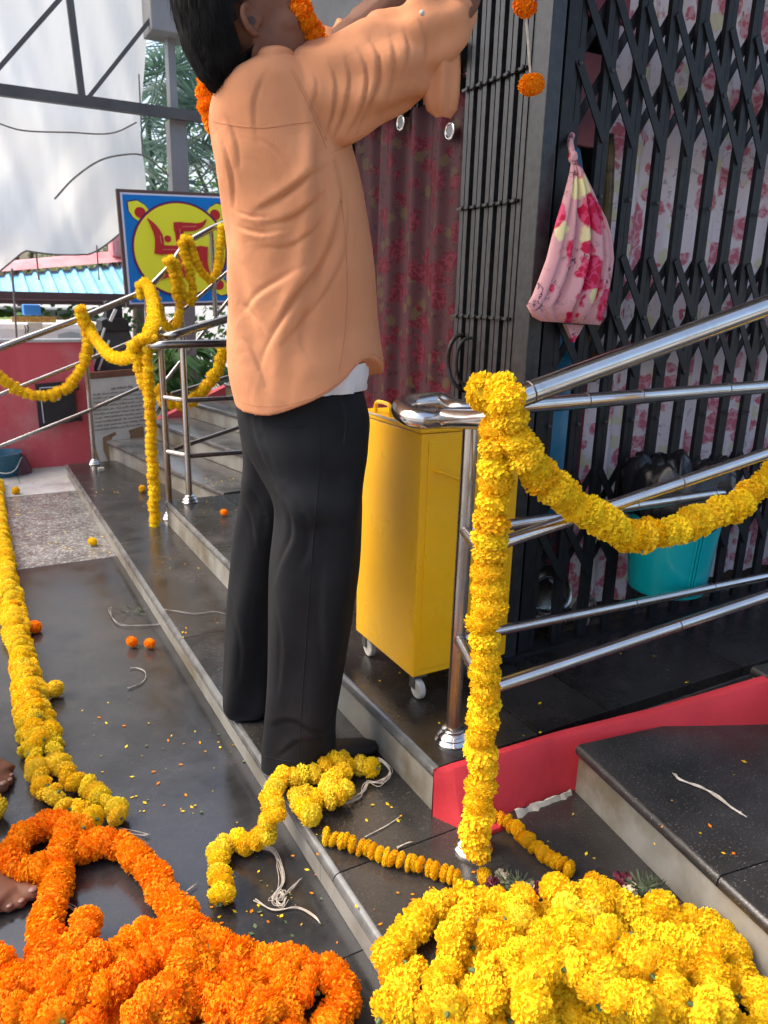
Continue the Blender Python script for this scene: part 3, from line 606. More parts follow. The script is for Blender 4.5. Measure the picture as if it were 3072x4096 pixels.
tag(MB().box(((0.6135,8.3,0.9964)[0],8.3,(0.613,8.3,0.9921)[2]),((0.7667,8.3,0.9981)[0],8.5,(0.7736,8.3,1.0728)[2]+.02)).build('plastic_crate', M['blue_plain'], bevel=.01), 'bright blue crate on the white van roof', 'crate')

# ------------------------------------------------------------------ vegetation beyond
def frond_verts(b, base, d, length, droop, nl, leaf, rr, width=.022):
    base = Vector(base); d = Vector(d).normalized(); P = []
    for i in range(9):
        t = i/8; P.append(base + d*length*t + Vector((0,0,-droop*t*t)))
    b.tube(P, [.012*(1-.8*i/8) for i in range(9)], 4)
    for i in range(nl):
        t = .18+.8*i/nl; k = t*8; a = int(k); p = P[a].lerp(P[min(a+1,8)], k-a); tg = (P[min(a+1,8)]-P[a]).normalized()
        side = tg.cross(Vector((0,0,1))).normalized()
        for s in (-1,1):
            ln = leaf*(1-.6*abs(t-.45))*rr.uniform(.8,1.15); q = (side*s*.8 + tg*.6 + Vector((0,0,rr.uniform(-.45,.1)))).normalized()
            e = p + q*ln + Vector((0,0,-.25*ln)); m = p + q*ln*.5; w = Vector((0,0,1)).cross(q).normalized()*width + Vector((0,0,width*.5))
            b.add([p, m+w, e, m-w], [(0,1,2,3)])
def palm(x, y, h, n, length, label, mat, seed, fan=False, leaf=.35):
    rr = random.Random(seed); t = empty('palm_tree', (x,y,0), label, 'palm tree', 'palms behind the yard')
    MB().tube([(x,y,-.1),(x+.03,y,h*.5),(x,y+.04,h)], [.05,.04,.03], 9).build('trunk', M['palmg'] if fan else M['bark'], t, smooth=True)
    b = MB()
    for i in range(n):
        a = 2.4*i+rr.uniform(-.3,.3); el = rr.uniform(-.1,.9) if not fan else rr.uniform(-.9,.9)
        d = Vector((math.cos(a)*math.cos(el), math.sin(a)*math.cos(el), math.sin(el)))
        if fan:
            c = Vector((x,y,h)) + d*length*.55; b.tube([(x,y,h), tuple(c)], .008, 4)
            sd = d.cross(Vector((0,0,1))).normalized()
            for k in range(22):
                an = -1.9+3.8*k/21; q = (d*math.cos(an)+sd*math.sin(an)).normalized(); e = c + q*leaf*rr.uniform(.85,1.1) + Vector((0,0,-.12*abs(an)*leaf-.3*leaf*rr.random()))
                w = q.cross(d.cross(sd)).normalized()*.02; m = c + (e-c)*.55
                b.add([c, m+w, e, m-w], [(0,1,2,3)])
        else: frond_verts(b, (x,y,h), d, length*rr.uniform(.8,1.1), length*rr.uniform(.3,.7), 26, leaf, rr)
    b.build('crown', M[mat], t, auto=False)
    return t
def tree(x, y, h, r, label, mat, seed, n=1500, leaf=.09, zs=.75):
    rr = random.Random(seed); t = empty('tree', (x,y,0), label, 'tree', 'trees beyond the shed')
    tk = MB(); tk.tube([(x,y,-.1),(x+.05,y,h*.35),(x-.04,y+.05,h*.75)], [.11,.085,.04], 9)
    cs = [(x+rr.uniform(-.75,.75)*r, y+rr.uniform(-.6,.6)*r, h*.72+rr.uniform(-.7,.7)*r*zs, r*rr.uniform(.28,.5)) for _ in range(11)]
    for c in cs[:7]: tk.tube([(x,y,h*.35), ((x+c[0])/2,(y+c[1])/2,h*.5), c[:3]], [.06,.035,.012], 6)
    tk.build('trunk', M['bark'], t, smooth=True)
    b = MB()
    for _ in range(n):
        c = rr.choice(cs); d = Vector((rr.gauss(0,1),rr.gauss(0,1),rr.gauss(0,1))).normalized(); p = Vector(c[:3]) + d*c[3]*rr.uniform(.45,1.05)
        u = Vector((rr.gauss(0,1),rr.gauss(0,1),rr.gauss(0,.6))).normalized(); w = u.orthogonal().normalized(); l = leaf*rr.uniform(.7,1.5)
        b.add([p, p+u*l*.5+w*l*.28, p+u*l, p+u*l*.5-w*l*.28], [(0,1,2,3)])
    b.build('crown', M[mat], t, auto=False); return t
palm(2.05, 8.9, 3.0, 26, 1.25, 'tall blue-green fan palm right of the hanging tarpaulin', 'palmg', 1, True, .55)
palm(2.75, 8.3, 2.6, 24, 1.15, 'fan palm close behind the grey column and the man', 'palmg', 2, True, .5)
palm(2.65, 9.8, 4.0, 24, 1.4, 'highest palm behind the eaves of the roof', 'palmg', 8, True, .55)
palm(3.0, 8.6, 1.7, 20, 1.1, 'low palm with arching fronds behind the sign board', 'palmg', 3, False, .4)
palm(1.75, 7.4, .62, 12, .8, 'bright green feathery palm under the sign board', 'leafg', 4, False, .34)
palm(1.45, 7.1, .45, 10, .6, 'small bright palm beside the dark stone pillar', 'leafg', 5, False, .3)
palm(.05, 9.0, .75, 11, .75, 'yellow-green spiky palm behind the white van', 'leafy', 6, False, .3)
palm(.75, 9.05, .75, 11, .7, 'leafy young palm behind the blue crate', 'leafy', 7, False, .3)
tree(-.6, 12.2, 3.0, 1.2, 'leafy yellow-green tree left beyond the ridge of the shed', 'leafy', 11)
tree(.9, 12.8, 3.0, 1.3, 'broad yellow-green tree in the middle beyond the shed ridge', 'leafy', 12)
tree(2.5, 12.4, 3.2, 1.3, 'dense green tree beyond the right end of the shed', 'leafg', 13)
tree(4.2, 11.5, 4.6, 1.8, 'large green tree standing far behind the shrine', 'leafg', 14, 2200)
hd = MB(); rr = random.Random(5)
for _ in range(2600):
    p = Vector((rr.uniform(-3,4.5), rr.uniform(9.15,9.5), rr.uniform(.2,1.12))); u = Vector((rr.gauss(0,1),rr.gauss(0,1),rr.gauss(0,.8))).normalized(); w = u.orthogonal().normalized(); l = rr.uniform(.06,.13)
    hd.add([p,p+u*l*.5+w*l*.3,p+u*l,p+u*l*.5-w*l*.3],[(0,1,2,3)])
tag(hd.build('hedge', M['leafg'], auto=False), 'green hedge leaves filling the gap below the maroon beam', 'hedge', kind='stuff')
# ------------------------------------------------------------------ railings
def flange(b, p, r=.034):
    b.lathe((p[0],p[1],p[2]), [(r*1.25,0),(r*1.28,.006),(r*1.1,.012),(r*1.06,.014),(r*1.12,.019),(r*.95,.026),(r*.80,.03),(r*.82,.036),(r*.6,.042)], 24)
def post(root, p, top, r=.0165, mat='steel'):
    q = MB().tube([p, (p[0]+(top[0]-p[0])*.5, p[1]+(top[1]-p[1])*.5, (p[2]+top[2])/2), top], r, 14).build('post', M[mat], root, smooth=True)
    b = MB(); flange(b, p); b.build('flange', M['steel'], q, smooth=True); return q
def rail(root, path, r=.0125, mat='steel', name='rail', welds=()):
    q = MB().tube(path, r, 14).build(name, M[mat], root, smooth=True); P = [Vector(p) for p in path]
    for w in welds:
        c = P[0].lerp(P[-1], w); d = (P[-1]-P[0]).normalized()
        MB().tube([c-d*.0025, c-d*.001, c+d*.001, c+d*.0025], [r*.98,r*1.05,r*1.05,r*.98], 14).build('weld_ring', M['weld'], q, smooth=True)
    return q
nr = empty('stair_railing', (.90,1.2,S1), 'shiny steel railing beside the yellow box, wrapped with a yellow garland', 'railing', 'steel railings')
pg = Vector((0.8695,1.0999,0.088)); pp = Vector((0.9504,1.312,0.2113))
HZ = 1.035
pgt = (pg.x-.006, pg.y+.004, HZ); ppt = (pp.x+.002, pp.y, HZ)
post(nr, pg, pgt, .0175); post(nr, pp, ppt, .0175, 'steel_old')
dirn = (.990,-.14)
R = .0215
# sloping handrail, U bend and level handrail in one run
s_end = Vector((1.5068,1.01,1.264)); s_beg = Vector((0.8981,1.096,1.0774))
l_end = Vector((2.0433,1.313,1.0377)); l_beg = Vector((1.0804,1.313,1.0235))
s_far = s_end + (s_end-s_beg)*1.2; l_far = l_end + (l_end-l_beg)*.3
rail(nr, [s_beg, s_end, s_far], R, 'steel', 'sloping_handrail', (.455,.02))
rail(nr, [l_beg, l_end, l_far], R*.86, 'steel', 'level_handrail', (.16,.30,.56))
ub = [s_beg, Vector((pgt[0],pgt[1],s_beg.z-.035)), Vector((0.8446,1.2551,1.018)), Vector((0.7823,1.2521,1.02)), Vector((0.7755,1.2966,1.025)), Vector((0.7956,1.3422,1.03)), Vector((0.8454,1.3837,1.03)), Vector((0.9205,1.3891,1.03)), Vector((ppt[0]-.02,ppt[1],1.022)), l_beg]
rail(nr, crom(ub,.012), [R]*len(crom(ub,.012)), 'steel', 'bent_handrail')
for a,b2 in (((0.8728,1.0996,0.7916), (1.5782,0.9998,0.9487)), ((0.8745,1.0994,0.4764), (1.6573,0.9887,0.6002))):
    a, b2 = Vector(a), Vector(b2); rail(nr, [a, b2, b2+(b2-a)*1.05], .0132, 'steel', 'sloping_rail', (.3,.62))
for a,b2 in (((0.9606,1.313,0.7471), (2.1249,1.313,0.745)), ((0.9651,1.313,0.4825), (2.2084,1.313,0.4452))):
    a, b2 = Vector(a), Vector(b2); rail(nr, [a, b2, b2+(b2-a)*.3], .0132, 'steel', 'level_rail', (.35,.55,.8))
MB().tube([(s_far.x,s_far.y,.55),tuple(s_far)], .0175, 14).build('post', M['steel'], nr, smooth=True)
MB().tube([(l_far.x,l_far.y,S2),tuple(l_far)], .0175, 14).build('post', M['steel'], nr, smooth=True)
for zc in (Vector((0.9606,1.313,0.7471)).z, Vector((0.9651,1.313,0.4825)).z):
    rail(nr, [Vector((pp.x,pp.y,zc+.005)), Vector((pg.x,pg.y,zc-.005))], .0125, 'steel_old', 'link_rail', (.12,))
# second railing at the far end of the platform
fr2 = empty('stair_railing', (.88,3.75,S1), 'steel railing with doubled posts where the platform meets the far stair', 'railing', 'steel railings')
qa = Vector((.893,3.886,S1)); qb = Vector((0.9582,3.722,0.2113))
post(fr2, qa, (qa.x,qa.y,1.0), .0165, 'steel_old'); post(fr2, qb, (qb.x,qb.y,1.0), .0165)
e1, e0 = Vector((1.2765,3.72,1.0091)), Vector((0.9389,3.72,1.0048)); t1, t0 = Vector((1.2857,3.9584,1.1254)), Vector((0.9289,3.9028,1.0296))
u2 = [e0+(e1-e0)*3, e0+(e1-e0)*1.5, e0, Vector((0.8352,3.7502,0.995)), Vector((0.7957,3.8311,0.99)), Vector((0.8257,4.0379,0.99)), Vector((0.935,4.3017,0.99)), t0, t0+(t1-t0)*.5, t1, t1+(t1-t0)*2.2]
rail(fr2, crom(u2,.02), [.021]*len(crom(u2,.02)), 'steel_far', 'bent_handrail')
for py0,py1 in ((866,859),(985,975)):
    a, b2 = (Vector((0.9707,3.72,0.7333)),Vector((1.269,3.72,0.7371))) if py0 == 866 else (Vector((0.9737,3.72,0.4528)),Vector((1.2612,3.72,0.4522)))
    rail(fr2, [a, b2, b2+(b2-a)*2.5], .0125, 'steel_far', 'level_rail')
    rail(fr2, [a, Vector((qa.x,qa.y,a.z+.0))], .0125, 'steel', 'link_rail')
    c, d = (Vector((0.937,3.904,0.7421)),Vector((1.3164,3.9631,0.8298))) if py0 == 866 else (Vector((0.9336,3.9035,0.4551)),Vector((1.3495,3.9683,0.5498)))
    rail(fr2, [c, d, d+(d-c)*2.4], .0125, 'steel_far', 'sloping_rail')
# third railing along the far edge of the far stair
fr3 = empty('stair_railing', (.741,5.40,S1), 'steel railing along the far edge of the far stair, swagged with yellow garlands', 'railing', 'steel railings')
pa = Vector((0.7434,5.397,0.088)); pat = Vector((0.7308,5.38,1.0658)); post(fr3, pa, (pa.x,pa.y,pat.z), .0175, 'steel_old')
pbt = Vector((1.1741,5.4525,1.2505)); 
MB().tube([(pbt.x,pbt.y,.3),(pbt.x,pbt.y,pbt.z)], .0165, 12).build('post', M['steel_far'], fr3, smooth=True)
tops = [Vector((0.1326,5.38,0.8426)), Vector((0.7251,5.38,1.0657)), pbt, Vector((1.3544,5.4744,1.4174)), Vector((1.468,5.4881,1.5747)), Vector((1.6621,5.5116,1.6814)), Vector((1.8908,5.5394,1.7844))]
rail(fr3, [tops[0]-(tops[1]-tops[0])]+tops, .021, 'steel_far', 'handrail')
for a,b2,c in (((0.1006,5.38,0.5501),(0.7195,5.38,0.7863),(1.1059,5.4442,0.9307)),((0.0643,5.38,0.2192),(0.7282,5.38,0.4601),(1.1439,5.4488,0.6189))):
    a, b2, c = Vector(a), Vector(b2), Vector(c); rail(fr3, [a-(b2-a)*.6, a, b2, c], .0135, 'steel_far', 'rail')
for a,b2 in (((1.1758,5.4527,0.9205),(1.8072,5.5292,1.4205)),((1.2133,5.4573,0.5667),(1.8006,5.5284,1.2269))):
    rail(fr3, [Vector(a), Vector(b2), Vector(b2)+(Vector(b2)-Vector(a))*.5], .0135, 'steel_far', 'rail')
for a,b2 in (((1.6621,5.5116,1.6814),(1.6721,5.5129,1.0624)),((1.3947,5.4792,1.4343),(1.4309,5.4836,0.8363))):
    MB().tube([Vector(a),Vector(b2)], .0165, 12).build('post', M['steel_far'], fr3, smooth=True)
# ------------------------------------------------------------------ collapsible gate: open half along the front, folded stack at the doorway
gt = empty('collapsible_gate', (1.37,YG,S2), 'black collapsible lattice gate, its left leaf folded into a stack of bars', 'gate')
GT, GB = 2.62, S2+.012
def channel(root, x, y, w, d, z0, z1, along_x=True, name='vertical_bar', mat='black'):
    b = MB(); t = .004
    if along_x: b.box((x-w/2,y-d/2,z0),(x+w/2,y-d/2+t,z1)); b.box((x-w/2,y-d/2+t,z0),(x-w/2+t,y+d/2,z1)); b.box((x+w/2-t,y-d/2+t,z0),(x+w/2,y+d/2,z1))
    else: b.box((x-d/2,y-w/2,z0),(x-d/2+t,y+w/2,z1)); b.box((x-d/2+t,y-w/2,z0),(x+d/2,y-w/2+t,z1)); b.box((x-d/2+t,y+w/2-t,z0),(x+d/2,y+w/2,z1))
    return b.build(name, M[mat], root)
MB().box((1.318,YG-.03,GB),(1.362,YG+.03,GT)).build('corner_post', M['black_sheen'], gt, bevel=.003)
channel(gt, 1.398, YG, .032, .03, GB, GT)
bars = [1.432+.1085*i for i in range(18)]
for x in bars:
    channel(gt, x-.0115, YG, .019, .014, GB, GT); channel(gt, x+.0115, YG+.003, .018, .014, GB, GT)
rv = MB()
flat_me = {}
for zc in (.60,1.21,1.82,2.43):
    for i in range(-1, len(bars)):
        x0 = bars[0]+.1085*i-.1085; x1 = x0+.217
        for s,yy in ((1,YG-.011),(-1,YG+.013)):
            a, b2 = Vector((x0,yy,zc+s*.165)), Vector((x1,yy,zc-s*.165))
            if x0 < 1.40:
                t = (1.41-x0)/.217; a = a.lerp(b2, t)
                MB().bar(a, b2, .004, .0235, (0,0,1)).build('lattice_flat', M['black'], gt); continue
            key = s
            if key not in flat_me:
                m0 = MB().bar(Vector((-.1085,0,s*.165)), Vector((.1085,0,-s*.165)), .004, .0235, (0,0,1)); flat_me[key] = m0.mesh('lattice_flat', (0,0,0), (M['black'],))
            inst('lattice_flat', flat_me[key], (x0+.1085,yy,zc), gt)
    for x in bars:
        for dz in (0,.31): rv.lathe((x,YG-.0135,zc+dz), [(.007,0),(.0065,.003),(.003,.005)], 8, Matrix.Rotation(PI/2,3,'X'))
tag(rv.build('rivets', M['black_sheen'], gt, smooth=True), kind='stuff')
MB().box((1.31,YG-.03,GB-.02),(3.4,YG+.035,GB)).build('floor_track', M['black'], gt)
# folded stack
stx = 1.364
ys = [1.700+.0305*i for i in range(10)]
for i,y in enumerate(ys):
    channel(gt, stx+.006*(i%2), y, .018, .03, GB, GT, False, 'folded_bar', 'black_sheen')
for i in range(9): MB().box((stx+.004,ys[i]+.0095,GB),(stx+.02,ys[i+1]-.0095,GT)).build('folded_flat', M['black'], gt)
b = MB()
for zc in (1.20,1.505,1.82,2.13,.60,.90):
    for y in ys[:-1]: b.lathe((stx-.014,y+.01,zc-.0), [(.006,0),(.006,.012),(.004,.014)], 8, Matrix.Rotation(-PI/2,3,'Y'))
    b.bar((stx-.018,ys[0],zc),(stx-.018,ys[-1]+.01,zc),.007,.007)
tag(b.build('rivets', M['black_sheen'], gt, smooth=True), kind='stuff')
MB().box((stx-.012,1.645,GB),(stx-.006,1.690,GT)).build('edge_plate', M['black_sheen'], gt)
MB().tube(crom([(1.35,1.9269,1.1454),(1.33,1.9343,1.1382),(1.31,1.9346,1.108),(1.31,1.9405,1.0591),(1.31,1.9162,1.0125),(1.33,1.9006,0.9855),(1.35,1.9038,0.9773)],.01), .0065, 8).build('pull_handle', M['black'], gt, smooth=True)
MB().tube(crom([(1.345,1.8711,1.1389),(1.325,1.8804,1.1345),(1.31,1.8898,1.1043),(1.31,1.8952,1.0561),(1.325,1.8957,1.0114),(1.345,1.8811,0.9941)],.01), .005, 8).build('pull_handle', M['black'], gt, smooth=True)
MB().box((1.30,2.0,1.905),(1.46,3.42,1.95)).build('head_rail', M['black'], gt)
for i in range(22): MB().box((1.40,2.04+.04*i,1.845),(1.408,2.048+.04*i,1.905)).build('transom_bar', M['black'], gt)
for y in (2.80,2.845): channel(gt, 1.37, y, .02, .03, GB, 1.905, False, 'door_post', 'black')
# curtains
def curtain(y_or_x, a0, a1, z0, z1, amp, wl, seed, axis, n=140, m=24):
    rr = random.Random(seed); ph = [rr.uniform(0,6) for _ in range(6)]; rows = []
    for j in range(m+1):
        v = j/m; r = []
        for i in range(n+1):
            u = a0+(a1-a0)*i/n; k = 2*PI*u/wl
            d = amp*(math.sin(k+ph[0]+.5*math.sin(v*2+ph[1])) + .45*math.sin(k*2.3+ph[2]+v) + .3*math.sin(k*.37+ph[3]-v*1.5))*(.75+.25*v)
            z = z0+(z1-z0)*v
            r.append((u, y_or_x+d, z) if axis == 'x' else (y_or_x+d, u, z))
        rows.append(r)
    return MB().grid(rows)
ca = empty('curtain', (2.2,1.74,S2), 'pale pink rose-print curtain hanging behind the lattice gate', 'curtain', None)
curtain(1.745, 1.70, 3.28, .245, 2.6, .018, .17, 3, 'x').build('cloth', M['floral'], ca, smooth=True, auto=False)
MB().tube([(1.45,1.745,2.62),(3.3,1.745,2.62)], .012, 10).build('rod', M['steel'], ca)
cb = empty('curtain', (1.44,2.5,S2), 'pink rose-print eyelet curtain in the doorway behind the man, shade put into its colour', 'curtain', None)
curtain(1.43, 1.99, 2.78, .30, 1.853, .020, .19, 8, 'y', 120).build('cloth', M['floral_shaded'], cb, smooth=True, auto=False)
MB().tube([(1.43,1.9,1.90),(1.43,3.4,1.90)], .010, 10).build('rod', M['steel'], cb)
for p in ((1.405,2.4353,1.8195), (1.405,2.1313,1.7462), (1.405,2.6149,1.8596)):
    MB().tube([Vector(p)+Vector((0,.022*math.cos(2*PI*k/20),.022*math.sin(2*PI*k/20))) for k in range(21)], .0045, 8).build('eyelet_ring', M['steel'], cb, smooth=True)
    MB().lathe(p, [(.0,0),(.017,0),(.017,.001)], 16, Matrix.Rotation(-PI/2,3,'Y')).build('eyelet_hole', M['grey_lintel'], cb)
# things seen through the gate
it = empty('plastic_sheet', (1.52,1.86,S2), 'shiny blue plastic sheet standing inside behind the gate bars', 'sheet')
rows = [[(1.42+.015*math.sin(z*5)+u*.19*(1 if z < 1.4 else 1-(z-1.4)*1.6), 1.69+.012*math.sin(u*7+z*4), z) for u in [k/10 for k in range(11)]] for z in [.6+.075*j for j in range(15)]]
MB().grid(rows).build('panel', mk('blue_plastic_sheet',(.02,.19,.36),.25,col2=(.05,.30,.48),scale=5), it, smooth=True, auto=False)
tag(MB().tube([(1.668,1.70,1.02),(1.668,1.70,1.3),(1.66,1.70,1.55),(1.655,1.70,1.66),(1.655,1.70,1.70)], [(.036,.02),(.038,.02),(.036,.02),(.026,.016),(.008,.008)], 14).build('gold_cloth', M['gold_int'], smooth=True), 'brown and gold brocade cloth hanging inside behind the gate', 'cloth')
tag(MB().box((1.42,1.70,1.66),(1.60,1.72,1.885)).build('pink_board', mk('dusty_pink_board',(.40,.15,.18),.7,col2=(.30,.10,.12),scale=9), bevel=.003), 'dusty pink board seen high between the gate bars', 'board')
tag(MB().box((1.42,1.70,1.97),(1.68,1.72,2.3)).build('crimson_board', mk('dull_crimson',(.26,.06,.08),.7), bevel=.004), 'crimson board seen through the top of the gate', 'board')
tag(MB().box((1.60,1.73,.24),(1.69,1.74,1.10)).build('crimson_cloth', M['maroon_int'], bevel=.003), 'crimson cloth hanging inside beside the pink curtain', 'cloth')
pc = (1.5602,1.7,0.342)
tag(MB().lathe(pc, [(.0,0),(.045,0),(.055,.003),(.062,.012),(.068,.012),(.066,.016),(.085,.016),(.098,.022),(.101,.020),(.10,.016),(.07,.0)], 40, Matrix.Rotation(PI/2-.25,3,'X') @ Matrix.Rotation(0,3,'Z')).build('steel_plate', M['steel_plate'], smooth=True), 'round shiny steel plate leaning inside behind the gate bars', 'plate')
rp = []; 
for k in range(60): a = k*.42; rp.append(((1.7012,1.66,0.2049)[0]+.035*math.cos(a)*(1+.3*math.sin(k*1.7)), 1.66+.01*math.sin(k), S2+.07+.055*math.sin(a)+.006*math.sin(k*2.1)))
tag(MB().tube(crom(rp,.012), .0045, 5).build('coiled_rope', M['rope'], smooth=True), 'coil of tan rope lying behind the foot of the gate', 'rope')
# ------------------------------------------------------------------ teal bucket hung on the gate
B0 = Vector((1.9055,1.505,0.3846)); bk_ = empty('bucket', (1.865,1.49,.37), 'teal plastic bucket lined with a black bag in front of the gate', 'bucket')
c = (1.823,1.452,.405)
MB().lathe(c, [(.0,.004),(.098,.004),(.110,.010),(.114,.024),(.134,.262),(.140,.266),(.140,.282),(.131,.282),(.128,.262),(.108,.024),(.0,.016)], 48).build('pail', M['teal'], bk_, smooth=True)
b = MB()
for a in (-1.93,-1.85,-1.77): b.bar((c[0]+.117*math.cos(a),c[1]+.117*math.sin(a),c[2]+.034),(c[0]+.134*math.cos(a),c[1]+.134*math.sin(a),c[2]+.258),.005,.005,(math.cos(a),math.sin(a),0))
b.build('ribs', M['teal'], bk_)
rows = []
for j in range(9):
    r = []
    for i in range(73):
        a = 2*PI*(i%72)/72; w = .008*math.sin(a*7+j)+.006*math.sin(a*13+2*j)+.004*math.sin(a*23+j)
        R_ = (.130,.136,.147,.154,.152,.143,.125,.10,.07)[j]+w; z = (.17,.262,.225,.285,.345,.385,.40,.38,.32)[j]+.013*math.sin(a*5+j*.6)+.01*math.sin(a*11)
        if j == 2: z += .02
        r.append((c[0]+R_*math.cos(a), c[1]+R_*math.sin(a), c[2]+z))
    rows.append(r)
MB().grid(rows[1:]).build('bin_liner', M['liner'], bk_, smooth=True, auto=False)
MB().tube(crom([(c[0]-.137,c[1],c[2]+.27),(c[0]-.08,c[1]+.09,c[2]+.31),(c[0],c[1]+.148,c[2]+.33),(c[0]+.08,c[1]+.09,c[2]+.31),(c[0]+.137,c[1],c[2]+.27)],.02), .0035, 6).build('wire_handle', M['dark_metal'], bk_, smooth=True)
# ------------------------------------------------------------------ rose-print cloth bag knotted on the gate
bg_ = empty('cloth_bag', (1.42,1.56,1.2), 'pink satin bag printed with red roses, knotted onto the black gate', 'bag')
LE = [(1236,338),(1222,400),(1205,455),(1185,520),(1165,580),(1148,630),(1136,655)]
secs = [(1236,1240,338),(1231,1258,372),(1222,1275,410),(1212,1290,445),(1203,1306,475),(1192,1317,515),(1181,1321,560),(1168,1316,600),(1154,1309,640),(1146,1302,668),(1150,1300,690),(1160,1297,700)]
SP = [(1.3821,1.545,1.5945),(1.379,1.545,1.5584),(1.3703,1.545,1.5173),(1.3597,1.545,1.4789),(1.3499,1.545,1.4458),(1.3383,1.545,1.4015),(1.3271,1.545,1.3513),(1.3093,1.545,1.3061),(1.2899,1.545,1.2607),(1.2742,1.545,1.2378),(1.2949,1.545,1.2107),(1.3236,1.545,1.1995)]
SQ = [(1.3896,1.545,1.5953),(1.4199,1.545,1.5622),(1.4516,1.545,1.524),(1.4805,1.545,1.4879),(1.5109,1.545,1.4565),(1.5372,1.545,1.4126),(1.5498,1.545,1.361),(1.5483,1.545,1.3139),(1.5434,1.545,1.2662),(1.5397,1.545,1.2324),(1.5367,1.545,1.2057),(1.532,1.545,1.1911)]
rows = []; n = 160
for j,(l,r_) in enumerate(zip(SP,SQ)):
    l, r_ = Vector(l), Vector(r_); c_ = (l+r_)/2; w = (r_-l).length/2; ax = (r_-l).normalized(); row = []
    dep = (.006,.018,.028,.034,.038,.042,.046,.048,.046,.04,.03,.014)[j]
    for i in range(n+1):
        a = 2*PI*(i%n)/n
        u_ = math.cos(a); fold = 1.0 - sum(w_*math.exp(-((u_-c0-.012*j*k0)/q_)**2) for c0,w_,q_,k0 in ((-.08,.75,.05,.4),(-.42,.55,.07,-.5),(.40,.45,.06,.8),(.70,.35,.06,.3),(-.72,.4,.06,-.3))) + .25*math.exp(-((u_+.20)/.09)**2) + .2*math.exp(-((u_-.22)/.12)**2)
        row.append(c_ + ax*(w*math.cos(a)) + Vector((0,-1,0))*(dep*math.sin(a)*fold*(1 if math.sin(a)>0 else .55)))
    rows.append(row)
MB().grid(rows).build('bag_body', M['floral_bag'], bg_, smooth=True, auto=False)
MB().tube(crom([(1.392,1.55,1.5888),(1.3923,1.56,1.6112),(1.4075,1.585,1.6376),(1.425,1.6,1.6577)],.01), [.008]*len(crom([(1.392,1.55,1.5888),(1.3923,1.56,1.6112),(1.4075,1.585,1.6376),(1.425,1.6,1.6577)],.01)), 10).build('knotted_end', M['floral_bag'], bg_, smooth=True)
MB().ball((1.388,1.548,1.5934), (.012,.012,.016), 10, 8).build('knot', M['floral_bag'], bg_, smooth=True)
MB().prism([(1.423,1.56,1.1924),(1.4892,1.56,1.1903),(1.4585,1.56,1.144)], (0,.012,0), 1).build('cloth_tail', M['floral_bag'], bg_)
# ------------------------------------------------------------------ yellow box on castors
bx = empty('donation_box', (1.09,1.66,S2), 'tall yellow painted metal box on castors standing at the gate corner', 'box')
BX0, BX1, BY0, BY1, BZ0, BZ1 = .955, 1.262, 1.512, 1.842, S2+.072, (0.9353,1.512,0.9506)[2]-.016
def lean(x,y,z): return (x, y, z)
b = MB(); b.box((BX0,BY0,BZ0),(BX1,BY1,BZ1)); b.build('cabinet', M['yellow'], bx, bevel=.004)
MB().box((BX0-.004,BY0-.004,BZ1+.001),(BX1+.004,BY1+.004,BZ1+.016)).build('lid', M['yellow'], bx, bevel=.005)
MB().tube(crom([(.968,1.69,BZ1+.014),(.968,1.69,BZ1+.036),(.968,1.705,BZ1+.046),(.968,1.755,BZ1+.046),(.968,1.77,BZ1+.036),(.968,1.77,BZ1+.014)],.005), .0055, 8).build('lid_handle', M['yellow'], bx, smooth=True)
ha, hb = Vector((0.9966,1.49,0.8421)), Vector((1.0637,1.485,0.8111))
MB().tube(crom([(ha.x,BY0+.002,ha.z),(ha.x,1.492,ha.z),(ha.x+.008,1.487,ha.z-.002),(hb.x,1.487,hb.z+.003),(hb.x+.008,1.492,hb.z),(hb.x+.008,BY0+.002,hb.z)],.005), .004, 8).build('door_handle', M['yellow'], bx, smooth=True)
MB().bar((BX0-.0045,BY0,BZ1+.0155),(BX0-.0045,BY1,BZ1+.0155),.004,.0035).build('worn_edge', M['white_stone'], bx)
b = MB(); b.box((BX0+.02,BY0-.0035,BZ0+.02),(BX1-.02,BY0-.0005,BZ1-.02)); b.build('door_panel', M['yellow'], bx, bevel=.0012)
for x,y in ((BX0+.028,BY0+.022),(BX1-.03,BY0+.03),(BX0+.028,BY1-.03),(BX1-.03,BY1-.03)):
    cs = MB(); cs.box((x-.02,y-.02,BZ0-.006),(x+.02,y+.02,BZ0-.0005)); cs.box((x-.013,y-.006,BZ0-.045),(x-.010,y+.018,BZ0-.006)); cs.box((x+.010,y-.006,BZ0-.045),(x+.013,y+.018,BZ0-.006))
    co = cs.build('castor', M['dark_metal'], bx)
    MB().lathe((x-.009,y-.008,S2+.0275), [(.006,0),(.024,.0),(.0275,.003),(.0275,.015),(.024,.018),(.006,.018)], 24, Matrix.Rotation(PI/2,3,'Y')).build('wheel', M['wheel'], co, smooth=True)

